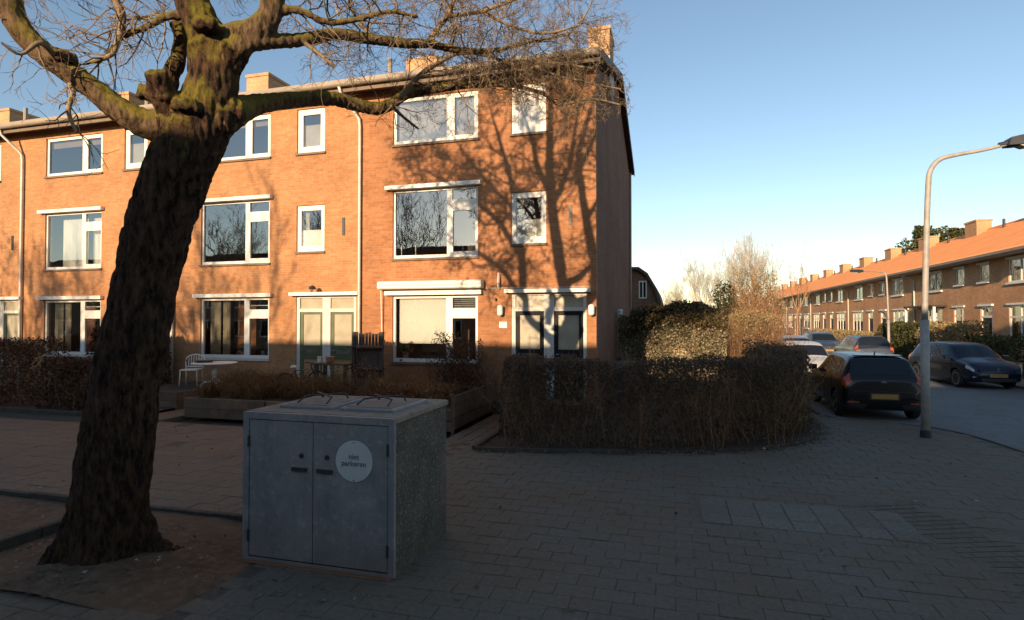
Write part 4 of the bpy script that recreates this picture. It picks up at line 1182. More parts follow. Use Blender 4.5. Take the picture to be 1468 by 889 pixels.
FH = [(-2.85, 9.95), (-1.9, 10.05), (-0.7, 10.35), (0.3, 10.7), (1.15, 11.2), (1.75, 11.9), (2.15, 12.8), (2.35, 13.8), (2.4, 15.0), (2.4, 16.8)]
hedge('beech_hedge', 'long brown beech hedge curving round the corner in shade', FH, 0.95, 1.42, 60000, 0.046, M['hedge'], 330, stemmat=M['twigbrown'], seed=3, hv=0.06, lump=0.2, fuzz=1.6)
hedge('side_hedge', 'end of the hedge along the path to the black doors', [(-2.9, 10.4), (-2.95, 11.6), (-3.0, 12.6)], 0.55, 1.36, 8000, 0.06, M['hedge'], 40, seed=4, hv=0.05)
hedge('garden_hedge', 'broad brown hedge along the walk at the left edge', [(-30, 10.9), (-20, 10.85), (-15.2, 10.85)], 1.1, 1.55, 26000, 0.075, M['hedgebrown'], 120, seed=5)
hedge('low_hedge', 'lower brown hedge behind the leaning tree trunk', [(-15.0, 10.9), (-13.4, 10.9)], 1.0, 1.1, 6500, 0.07, M['hedgebrown'], 40, seed=6)
hedge('dividing_hedge', 'dark hedge between gardens behind the white chair', [(-14.3, 11.4), (-14.2, 13.2)], 0.9, 1.75, 9000, 0.075, M['hedgebrown'], 30, seed=7)
hedge('bare_shrub', 'dark twiggy shrub under the white blind window', [(-5.35, 12.6), (-4.35, 12.4)], 0.9, 1.55, 3500, 0.05, M['hedgebrown'], 90, stemmat=M['hedgebrown'], cat='shrub', seed=8, z0=0.45, hv=0.25, shell=0.3)
hedge('golden_hedge', 'sunlit golden hedge right of the ivy fence', [(1.85, 18.6), (2.5, 19.0), (2.7, 21), (2.8, 26), (2.9, 34)], 1.2, 2.25, 42000, 0.055, M['goldleaf'], 260, stemmat=M['twigbrown'], seed=9, hv=0.12, lump=0.3, fuzz=1.8)
hedge('green_hedge', 'clipped dark green hedge before the orange roofed row', [(13.0, 35.9), (13.0, 41.2)], 1.5, 1.88, 14000, 0.10, M['greenleaf'], 0, seed=10, hv=0.06)
hedge('loose_shrub', 'loose pale green shrub left of the shaded garden corner', [(13.1, 30.8), (13.0, 35.3)], 1.5, 1.75, 10000, 0.10, M['goldleaf'], 50, stemmat=M['twigbrown'], cat='shrub', seed=11, hv=0.25)
hedge('corner_shrub', 'dark shrub in the front garden at the right edge', [(13.1, 26.5), (13.0, 30.2)], 1.4, 1.3, 7000, 0.10, M['greenleaf'], 20, cat='shrub', seed=12, hv=0.3)
hedge('low_green_hedge', 'low yellow green hedge by the far dark estate car', [(13.0, 42.5), (13.0, 62)], 1.0, 1.2, 9000, 0.12, M['goldleaf'], 0, seed=13, hv=0.2)

# brown bush with an evergreen climber beside it
def blob(cx, cy, cz, rx, ry, rz, n, rng):
    d = rng.normal(size=(n, 3)); d /= np.linalg.norm(d, axis=1)[:, None]
    lob = 1 + 0.22 * np.sin(d[:, 0] * 5 + 1) * np.sin(d[:, 2] * 6) + 0.15 * np.sin(d[:, 1] * 9 + d[:, 2] * 7)
    rad = rng.uniform(0.35, 1, n) ** 0.5 * lob
    return np.array([cx, cy, cz]) + d * rad[:, None] * np.array([rx, ry, rz])
rs = np.random.default_rng(25)
t = thing('round_shrub', 'dark rounded shrub rising at the street end of the brown hedge', 'shrub', (2.2, 14.7, 0))
link('foliage', leaf_mesh('foliage', blob(0, 0, 0.92, 0.78, 0.72, 0.74, 13000, rs), 0.05, M['hedge'], rng=rs), t)
link('stems', tubes_mesh('stems', hedge_stems([(-0.2, 0), (0.2, 0.1)], 0.6, 1.6, 60, rs), M['twigbrown']), t)
t = thing('twiggy_bush', 'big orange brown twiggy bush rising behind the golden hedge', 'bush', (3.9, 32, 0))
br = np.random.default_rng(14)
tb = []
for i in range(46):
    a = br.uniform(0, 6.28)
    grow(tb, np.array([math.cos(a) * br.uniform(0, 0.9), math.sin(a) * 0.7, 0.0]), np.array([math.cos(a) * 0.28, math.sin(a) * 0.28, 1.0]), 0.022, br.uniform(2.2, 3.4), 2, br, 0, 0.08, 0.5, 0.008, 0.1, (6, 9), 0.5)
link('stems', tubes_mesh('stems', tb, M['twigbrown']), t)
link('foliage', leaf_mesh('foliage', blob(0.1, 0, 3.3, 1.4, 1.2, 1.5, 2600, br), 0.10, M['goldleaf'], rng=br), t)
t = thing('evergreen_bush', 'dark evergreen clump left of the orange brown bush', 'bush', (2.35, 30.5, 0))
link('foliage', leaf_mesh('foliage', np.concatenate([blob(0, 0, 3.3, 0.5, 0.5, 0.9, 900, br), blob(0.2, 0, 2.2, 0.6, 0.6, 1.1, 900, br)]), 0.11, M['greenleaf'], rng=br), t)
link('stems', tubes_mesh('stems', [(np.array([(0, 0, 0), (0.05, 0, 1.5), (0, 0.05, 3.4)]), np.array([0.09, 0.07, 0.03]), 6)], M['twigbrown']), t)
t = thing('far_shrub', 'low orange brown shrub left of the evergreen clump', 'shrub', (0.6, 30, 0))
tb = []
for i in range(34):
    a = br.uniform(0, 6.28)
    grow(tb, np.array([br.normal() * 0.9, br.normal() * 0.4, 0.0]), np.array([math.cos(a) * 0.4, math.sin(a) * 0.4, 1.0]), 0.018, br.uniform(1.7, 2.5), 2, br, 0, 0.05, 0.5, 0.008, 0.1, (5, 8), 0.5)
link('stems', tubes_mesh('stems', tb, M['twigbrown']), t)
# evergreen standing behind the row on the right
t = thing('pine_tree', 'green evergreen showing over the orange roof near the lamp post', 'tree', (23.5, 63, 0))
link('trunk', tubes_mesh('trunk', [(np.array([(0, 0, 0), (0.1, 0, 4), (0, 0.1, 10)]), np.array([0.3, 0.24, 0.06]), 8)], M['twigbrown']), t)
link('crown', leaf_mesh('crown', np.concatenate([blob(*p, 1100, br) for p in ((0, 0, 9.6, 1.6, 1.5, 1.5), (1.4, 0.2, 8.8, 1.6, 1.4, 1.2), (-1.5, 0, 8.7, 1.6, 1.5, 1.2), (0.4, 0.3, 7.6, 2.4, 2, 1.3), (1.9, 0, 10.0, 0.8, 0.8, 0.8), (-0.9, 0, 10.4, 0.7, 0.7, 0.7))]), 0.3, M['greenleaf'], rng=br), t)

# ivy fence across the side garden
t = thing('ivy_fence', 'wooden fence overgrown with ivy between gable wall and hedge', 'fence', (0, 18.4, 0))
pl = MB().box(-0.055, 0.055, 0, 0.02, -0.05, 1.95).mesh('plank', M['palewood'])
for i in range(25):
    link('plank', pl, t, (-1.66 + i * 0.125, 0.02 + rnd.gauss(0, 0.003), rnd.gauss(0, 0.01)))
for x in (-0.66, 0.55, 1.45):
    MB().cbox(x - 0.045, x + 0.045, -0.10, -0.01, -0.05, 2.28, 0.01).build('post', M['palewood'], t)
for z in (1.05, 1.62):
    MB().box(-1.7, 1.5, -0.035, -0.012, z, z + 0.045).build('rail', M['palewood'], t)
ir = np.random.default_rng(15)
n = 24000
c = np.stack([ir.uniform(-1.7, 1.5, n), -0.10 - ir.exponential(0.07, n), ir.uniform(0, 2.35, n)], 1)
keep = (np.sin(c[:, 0] * 4.1 + 1) * np.sin(c[:, 2] * 3.7) + ir.normal(size=n) * 0.6) > -0.5
link('ivy_leaves', leaf_mesh('ivy_leaves', c[keep], 0.06, M['ivy'], 0.8, ir), t)
n = 17000
x = ir.uniform(-1.3, 1.5, n)
ph = ir.uniform(0, 6.28, n); rr_ = ir.uniform(0.2, 1, n) ** 0.5 * (1 + 0.1 * np.sin(x * 4) + 0.1 * np.sin(x * 9 + 1) + 0.1 * ir.normal(size=n))
c = np.stack([x, -0.05 + np.cos(ph) * rr_ * 0.42, 2.38 + np.sin(ph) * rr_ * 0.36 - 0.12 * (x - 0.2) ** 2], 1)
link('ivy_top', leaf_mesh('ivy_top', c, 0.07, M['ivydark'], 0.8, ir), t)

t = thing('wheelie_bin', 'dark wheelie bin standing in the shade of the gable', 'bin', (-1.28, 15.9, 0))
b = MB()
b.prism([(-0.26, 0.08), (0.22, 0.08), (0.29, 0.98), (-0.29, 0.98)], 'x', -0.27, 0.27)
b.build('body', M['bluebin'], t)
MB().prism([(-0.31, 0.985), (0.31, 0.985), (0.30, 1.05), (0.1, 1.09), (-0.30, 1.04)], 'x', -0.295, 0.295).build('lid', M['bluebin'], t)
for sx in (-0.24, 0.24):
    MB().lathe([(0.1, -0.02), (0.1, 0.02)], sx, 0.24, 0.10, 12, 'x').build('wheel', M['black'], t)

# brick house further down the side street, gable towards us
t = thing('far_house', 'dark gabled house end showing between the gable wall and the ivy', 'house', (-3.6, 30, 0))
b = MB(); b.prism([(-2.6, -0.1), (2.75, -0.1), (2.85, 2.9), (2.62, 3.7), (2.2, 4.45), (1.8, 4.75), (-2.6, 4.85)], 'y', 0, 9)
b.build('wall', M['brick3'], t)
MB().prism([(2.88, 2.82), (3.0, 2.9), (2.76, 3.78), (2.3, 4.58), (1.86, 4.9), (-2.7, 5.0), (-2.7, 4.87), (1.81, 4.765), (2.21, 4.465), (2.63, 3.72), (2.86, 2.9)], 'y', -0.25, 9.2).build('roof', M['rooftile'], t)
f = MB().holed(1.85, 2.25, 3.3, 4.2, [(1.91, 2.02, 3.36, 4.14), (2.08, 2.19, 3.36, 4.14)], -0.05, -0.004).build('window', M['white'], t)
MB().quad((1.88, -0.02, 3.33), (2.22, -0.02, 3.33), (2.22, -0.02, 4.17), (1.88, -0.02, 4.17)).build('pane', M['carglass'], f)

# ------------------------------------------------------------------ things in the front gardens
# raised bed of sleepers
t = thing('timber_planter', 'low raised bed of weathered sleepers behind the grey cabinet', 'planter', (0, 10.64, 0))
for k, (z0, z1) in enumerate(((0.0, 0.20), (0.215, 0.43))):
    for j, (a, b) in enumerate(((-10.78, -8.6), (-8.58, -6.4), (-6.38, -4.22))):
        MB().cbox(a + rnd.uniform(0, 0.02), b, rnd.uniform(-0.01, 0.008), 0.09, z0, z1 + rnd.gauss(0, 0.005), 0.012).build('plank', M['timber'], t)
t = thing('plank_fence', 'low fence of three wide boards along the hedge path', 'fence', (-4.15, 10.6, 0))
for k in range(3):
    MB().cbox(-0.03, 0.0, 0.0, 2.75, 0.06 + k * 0.225, 0.265 + k * 0.225, 0.006).build('plank', M['timber'], t, rot=None)
for y in (0.05, 1.35, 2.65):
    MB().cbox(-0.10, -0.032, y - 0.035, y + 0.035, -0.1, 0.75, 0.006).build('post', M['timber'], t)
r = np.random.default_rng(50)
tb_ = []
for k in range(75):
    cx, cy, sz = r.uniform(-10.6, -4.5), r.uniform(10.80, 12.3), r.uniform(0.8, 1.5)
    if cx > -7.5 and r.uniform() < 0.45:
        continue
    for i in range(int(110 * sz)):
        a = r.uniform(0, 6.28); L_ = r.uniform(0.2, 0.6) * sz; q = r.uniform(0.1, 1.0)
        p0 = np.array([cx + r.normal() * 0.08, cy + r.normal() * 0.08, 0.37])
        p1 = p0 + np.array([math.cos(a) * q * L_ * 0.4, math.sin(a) * q * L_ * 0.4, L_ * 0.62])
        p2 = p1 + np.array([math.cos(a) * q * L_ * 0.6, math.sin(a) * q * L_ * 0.6, L_ * (0.32 - q * 0.6)])
        P, rr = catmull([p0, p1, p2], [0.0045, 0.0035, 0.0015], 3)
        tb_.append((P, rr, 3))
link('dry_grass', tubes_mesh('dry_grass', tb_, M['drygrass']), kind='stuff')

t = thing('terrace_edging', 'dark boards edging the little terrace under the white chair', 'planter', (0, 0, 0))
for k in range(2):
    MB().cbox(-13.3, -11.72, 11.36, 11.40, 0.0 + k * 0.225, 0.215 + k * 0.225, 0.006).build('plank', M['timber'], t)
    MB().cbox(-11.75, -11.71, 11.405, 13.48, 0.0 + k * 0.225, 0.215 + k * 0.225, 0.006).build('plank', M['timber'], t)
    MB().cbox(-10.75, -10.71, 10.74, 13.40, 0.0 + k * 0.215, 0.205 + k * 0.215, 0.006).build('plank', M['timber'], t)

# white chair and table
t = thing('garden_chair', 'white metal chair with rounded slatted back', 'chair', (-12.42, 12.5, 0.45), R(25))
legs = [((-0.22, -0.2, 0.0), (-0.2, -0.19, 0.42)), ((0.22, -0.2, 0.0), (0.2, -0.19, 0.42)), ((-0.21, 0.24, 0.0), (-0.2, 0.2, 0.42)), ((0.21, 0.24, 0.0), (0.2, 0.2, 0.42))]
for a, b in legs:
    MB().tube([a, b], 0.016, 8).build('leg', M['white'], t, smooth=True)
st = MB()
for k in range(9):
    x = -0.2 + k * 0.05
    st.box(x - 0.02, x + 0.02, -0.21, 0.21, 0.425, 0.437)
st.build('seat', M['white'], t)
MB().tube([(-0.21, -0.21, 0.43), (0.21, -0.21, 0.43), (0.21, 0.22, 0.43), (-0.21, 0.22, 0.43), (-0.21, -0.21, 0.43)], 0.016, 6).build('seat_frame', M['white'], t)
arc = [(-0.21, 0.22, 0.44), (-0.235, 0.26, 0.62)] + [(-0.235 * math.cos(a), 0.28 + 0.02 * math.sin(a), 0.68 + 0.14 * math.sin(a)) for a in np.linspace(0.1, math.pi - 0.1, 9)] + [(0.235, 0.26, 0.62), (0.21, 0.22, 0.44)]
bk = MB().tube(arc, 0.016, 8).build('backrest', M['white'], t, smooth=True)
for k in range(6):
    x = -0.15 + k * 0.06
    MB().tube([(x, 0.225, 0.5), (x * 1.05, 0.285, 0.68 + 0.13 * math.sqrt(max(0, 1 - (x / 0.235) ** 2)))], 0.009, 6).build('slat', M['white'], bk)
MB().tube([(-0.215, 0.225, 0.5), (0.215, 0.225, 0.5)], 0.012, 6).build('slat', M['white'], bk)
t = thing('garden_table', 'round white table on one curved pedestal', 'table', (-11.62, 12.45, 0.45))
MB().lathe([(0.02, 0.60), (0.53, 0.605), (0.55, 0.62), (0.55, 0.635), (0.53, 0.645)], sides=32).build('tabletop', M['white'], t)
MB().tube([(0, 0, 0.6), (0, 0, 0.2)], 0.06, 12).build('pedestal', M['white'], t, smooth=True)
for a in (200, 320, 80):
    MB().tube([(0, 0, 0.22), (0.12 * math.cos(R(a)), 0.12 * math.sin(R(a)), 0.13), (0.26 * math.cos(R(a)), 0.26 * math.sin(R(a)), 0.12), (0.36 * math.cos(R(a)), 0.36 * math.sin(R(a)), 0.015)], 0.03, 8).build('foot', M['white'], t, smooth=True)
o = MB().lathe([(0.08, 0), (0.2, 0.01), (0.22, 0.05), (0.2, 0.055)], sides=18).build('tray', M['darktimber'], loc=(-11.85, 12.35, 1.096))
tag(o, 'dark round tray lying on the white table', 'tray')

# dark wooden rack and table between the two houses
t = thing('wooden_rack', 'dark wooden rack with a picket top under the downpipe', 'rack', (-7.15, 12.5, 0.42))
for x in (-0.38, 0.38):
    MB().cbox(x - 0.04, x + 0.04, -0.04, 0.04, -0.05, 1.5, 0.008).build('post', M['darktimber'], t)
for k in range(8):
    z = 1.50 - abs(math.sin(k * 2.3)) * 0.05
    MB().box(-0.33 + k * 0.088, -0.265 + k * 0.088, -0.02, 0.0, 1.16, z).build('picket', M['darktimber'], t)
for z in (0.12, 0.60, 1.12):
    MB().box(-0.5, 0.42, -0.16, 0.10, z, z + 0.03).build('shelf', M['darktimber'], t)
MB().box(-0.35, 0.35, 0.06, 0.08, 0.15, 1.1).build('back_panel', M['darktimber'], t)
t = thing('potting_table', 'old dark wooden table left of the picket rack', 'table', (-7.95, 12.35, 0.42))
MB().cbox(-0.5, 0.45, -0.22, 0.25, 0.70, 0.735, 0.006).build('tabletop', M['darktimber'], t)
for x, y in ((-0.42, -0.16), (0.38, -0.16), (-0.42, 0.2), (0.38, 0.2)):
    MB().box(x - 0.045, x + 0.045, y - 0.03, y + 0.03, -0.02, 0.698).build('leg', M['darktimber'], t)
o = MB().lathe([(0.07, 0), (0.09, 0.02), (0.11, 0.15), (0.10, 0.16)], sides=14).build('clay_pot', M['terracotta'], loc=(-8.1, 12.35, 1.158)); tag(o, 'clay pot standing on the old dark table', 'pot')
o = MB().lathe([(0.04, 0), (0.055, 0.03), (0.045, 0.11), (0.06, 0.15)], sides=14).build('white_jug', M['porcelain'], loc=(-8.36, 12.3, 1.158)); tag(o, 'small white jug on the old dark table', 'jug')
hedge('dry_shrub', 'bare dry branches leaning before the picket rack', [(-7.9, 11.9), (-6.6, 11.9)], 0.5, 1.1, 500, 0.05, M['drygrass'], 26, stemmat=M['twigbrown'], cat='shrub', seed=20, z0=0.45, shell=0.2)
# child's bike leaning by the green doors
t = thing('small_bicycle', 'small dark bicycle parked by the green doors', 'bicycle', (-8.85, 12.25, 0.43), R(65))
for x in (-0.42, 0.42):
    w_ = MB(); n0 = 24
    ring = [(x + 0.235 * math.cos(a), 0, 0.255 + 0.235 * math.sin(a)) for a in np.linspace(0, 2 * math.pi, n0 + 1)]
    w_.tube(ring, 0.022, 6)
    wh = w_.build('wheel', M['black'], t)
    sp = MB()
    for k in range(8):
        a = k * math.pi / 4
        sp.tube([(x, 0, 0.255), (x + 0.22 * math.cos(a), 0, 0.255 + 0.22 * math.sin(a))], 0.003, 3)
    sp.build('spokes', M['chrome'], wh)
MB().tube([(-0.42, 0, 0.255), (-0.05, 0, 0.25), (0.3, 0, 0.56), (-0.16, 0, 0.54), (-0.05, 0, 0.25), (-0.16, 0, 0.54), (-0.42, 0, 0.255)], 0.018, 6).build('frame', M['carnavy'], t)
MB().tube([(0.42, 0, 0.255), (0.30, 0, 0.56), (0.26, 0, 0.70)], 0.017, 6).build('fork', M['carnavy'], t)
MB().tube([(0.24, -0.22, 0.70), (0.28, -0.1, 0.72), (0.26, 0, 0.70), (0.28, 0.1, 0.72), (0.24, 0.22, 0.70)], 0.014, 6).build('handlebar', M['trim'], t)
MB().lathe([(0.02, 0), (0.08, 0.02), (0.07, 0.06), (0.02, 0.07)], -0.19, 0, 0.6, 10).build('saddle', M['porcelain'], t)
# shrubs and small plants in the corner house garden
hedge('garden_plants', 'dry stalks along the low board fence by the path', [(-6.2, 11.2), (-4.5, 11.3)], 0.6, 0.85, 1500, 0.05, M['drygrass'], 30, stemmat=M['twigbrown'], cat='shrub', seed=22, z0=0.42, shell=0.2)

# ------------------------------------------------------------------ grey cabinet of concrete and steel
t = thing('bin_cabinet', 'concrete cabinet with grey steel doors and a round white sign', 'cabinet', (-3.04, 5.02, 0.0), R(0.0))
hw, d0, d1, H_ = 0.76, -0.58, 0.60, 1.34
r = np.random.default_rng(30)
MB().box(-hw + .02, hw - .02, d0 + 0.05, d1, -0.05, H_ - 0.02).build('body', M['concrete'], t)
MB().cbox(-hw, hw, d0 + 0.02, d1 + 0.02, H_ - 0.019, H_ + 0.03, 0.012).build('top_slab', M['boxtop'], t)
fr = MB().holed(-hw, hw, 0.03, H_ + 0.025, [(-hw + 0.06, hw - 0.055, 0.06, H_ - 0.035)], d0 - 0.02, d0 + 0.018).build('door_frame', M['metal'], t)
for a, b in ((-hw + 0.068, -0.034), (-0.026, hw - 0.063)):
    d = MB().box(a, b, d0 - 0.012, d0 + 0.04, 0.07, H_ - 0.043)
    db = d.build('door', M['metal'], t)
    s = 1 if a < -0.1 else -1
    cx = b - 0.13 if s == 1 else a + 0.12
    MB().box(cx - 0.075, cx + 0.075, d0 - 0.035, d0 - 0.0125, 0.865, 0.895).build('handle', M['metaldark'], db)
    MB().lathe([(0.022, -0.002), (0.02, -0.012)], cx + 0.02, d0 - 0.012, 1.0, 12, 'y').build('lock', M['metaldark'], db)
for x in (-hw + 0.062, hw - 0.058):
    for z in (0.25, 1.1):
        MB().tube([(x, d0 - 0.022, z - 0.05), (x, d0 - 0.022, z + 0.05)], 0.011, 8).build('hinge', M['metaldark'], t)
MB().box(-hw + 0.05, hw - 0.05, d0 - 0.01, d0 + 0.05, 0.0, 0.06).build('plinth', M['terracotta'], t)
sgn = MB().lathe([(0.001, 0.0), (0.178, 0.0), (0.178, -0.006), (0.176, -0.008)], 0.38, d0 - 0.0125, 0.985, 40, 'y').build('round_sign', M['sign'], t)
for txt, z, sz in (('niet', 1.005, 0.066), ('parkeren', 0.945, 0.066)):
    cu = bpy.data.curves.new('lettering', 'FONT'); cu.body = txt; cu.size = sz; cu.align_x = 'CENTER'; cu.extrude = 0.0006; cu.offset = 0.0008
    cu.materials.append(M['ink'])
    tmp = bpy.data.objects.new('tmp_text', cu); COL.objects.link(tmp)
    lm = bpy.data.meshes.new_from_object(tmp.evaluated_get(bpy.context.evaluated_depsgraph_get()))
    bpy.data.objects.remove(tmp)
    link('lettering', lm, sgn, (0.38, d0 - 0.0225, z), (R(90), 0, 0))
for zz in (0.825, 1.145):
    MB().lathe([(0.007, 0), (0.006, -0.004)], 0.38, d0 - 0.021, zz, 8, 'y').build('screw', M['ink'], sgn)
for x0, x1, nm in ((-0.58, -0.02, 'hatch'), (0.06, 0.62, 'hatch')):
    hb = MB().cbox(x0, x1, -0.34, 0.42, H_ + 0.031, H_ + 0.058, 0.01).build('hatch', M['metal'], t)
    MB().cbox(x0 + 0.05, x1 - 0.05, -0.29, 0.37, H_ + 0.059, H_ + 0.066, 0.004).build('hatch_plate', M['boxtop'], hb)
    zt = H_ + 0.068
    MB().tube([(x0 + 0.12, -0.22, zt), (x0 + 0.14, -0.12, zt + 0.05), (x1 - 0.12, 0.1, zt + 0.06), (x1 - 0.14, 0.18, zt), ], 0.009, 6).build('handle_bar', M['metaldark'], hb)
    MB().tube([(x1 - 0.12, -0.22, zt), (x1 - 0.13, -0.12, zt + 0.05), (x0 + 0.12, 0.1, zt + 0.06), (x0 + 0.14, 0.18, zt)], 0.009, 6).build('handle_bar', M['metaldark'], hb)

# ------------------------------------------------------------------ street lamps
def street_lamp(label, loc, rz, h, arm, r1, r2, hz=2.2):
    t = thing('street_lamp', label, 'street lamp', loc, rz, 'street lamps')
    pts = [(0, 0, 0.0), (0.005, 0, hz - 0.1), (0.006, 0, hz), (0.02, 0, h - 0.55)]
    rad = [r1, r1, r2, r2 * 0.93]
    MB().tube([(0, 0, -0.1), (0.005, 0, hz)], [r1, r1 * 0.97], 14).build('pole', M['pole'], t, smooth=True)
    c, rr = catmull([(0.005, 0, hz), (0.05, 0, h * 0.7), (0.09, 0, h - 0.62), (0.13, 0, h - 0.3), (0.28, 0, h - 0.1), (0.55, 0, h - 0.03), (1.0, 0, h + 0.03), (arm, 0, h + 0.12)], [r2 * 1.05, r2, r2 * .95, r2 * .9, r2 * .85, r2 * .75, r2 * .62, r2 * .55], 5)
    MB().tube([tuple(p) for p in c], list(rr), 14).build('arm', M['pole'], t, smooth=True)
    MB().lathe([(r1 * 1.22, 0), (r1 * 1.22, 0.13), (r1 * 1.02, 0.14)], sides=14).build('base_collar', M['metaldark'], t)
    hd_ = MB()
    a = arm
    hd_.prism([(a - 0.10, h + 0.06), (a - 0.06, h + 0.20), (a + 0.10, h + 0.23), (a + 0.62, h + 0.26), (a + 0.72, h + 0.20), (a + 0.70, h + 0.12), (a + 0.05, h + 0.06)], 'y', -0.13, 0.13)
    hb = hd_.build('lamp_head', M['metaldark'], t)
    MB().prism([(a + 0.08, h + 0.055), (a + 0.68, h + 0.115), (a + 0.62, h + 0.06), (a + 0.16, h + 0.015)], 'y', -0.10, 0.10).build('lamp_lens', M['frosted'], hb)
    MB().tube([(a - 0.2, 0, h + 0.1), (a - 0.04, 0, h + 0.13)], r2 * 0.85, 10).build('clamp', M['metaldark'], t)
    return t
street_lamp('tall grey street lamp on the corner in front of the black car', (4.53, 12.57, 0), 0.0, 5.32, 1.42, 0.076, 0.050)
street_lamp('slim lamp post before the orange roofed row, arm over the street', (12.0, 38.3, 0), R(120), 5.1, 1.9, 0.075, 0.05)

# ------------------------------------------------------------------ cars
HATCH = [(-2.00, .42, .60, .60, .66, .50), (-1.97, .30, .74, .74, .90, .58), (-1.90, .24, .81, .90, 1.00, .64), (-1.62, .22, .84, .94, 1.36, .59), (-1.38, .20, .85, .94, 1.435, .575), (-.60, .19, .86, .91, 1.475, .575), (.10, .19, .86, .885, 1.465, .57), (.48, .19, .86, .88, 1.40, .57), (1.08, .19, .855, .885, 1.01, .68), (1.25, .19, .85, .875, .96, .69), (1.62, .21, .82, .80, .865, .67), (1.85, .24, .76, .70, .745, .60), (1.97, .32, .64, .55, .59, .48)]
ESTATE = [(-2.25, .42, .60, .60, .66, .50), (-2.22, .30, .78, .76, .92, .60), (-2.16, .24, .83, .93, 1.02, .66), (-1.98, .22, .86, .96, 1.38, .60), (-1.75, .20, .87, .95, 1.45, .58), (-.70, .19, .875, .92, 1.49, .58), (.10, .19, .875, .90, 1.48, .58), (.50, .19, .875, .89, 1.41, .58), (1.15, .19, .87, .895, 1.01, .70), (1.35, .19, .86, .885, .96, .70), (1.80, .21, .84, .81, .875, .68), (2.08, .24, .78, .71, .755, .62), (2.22, .32, .66, .55, .59, .50)]
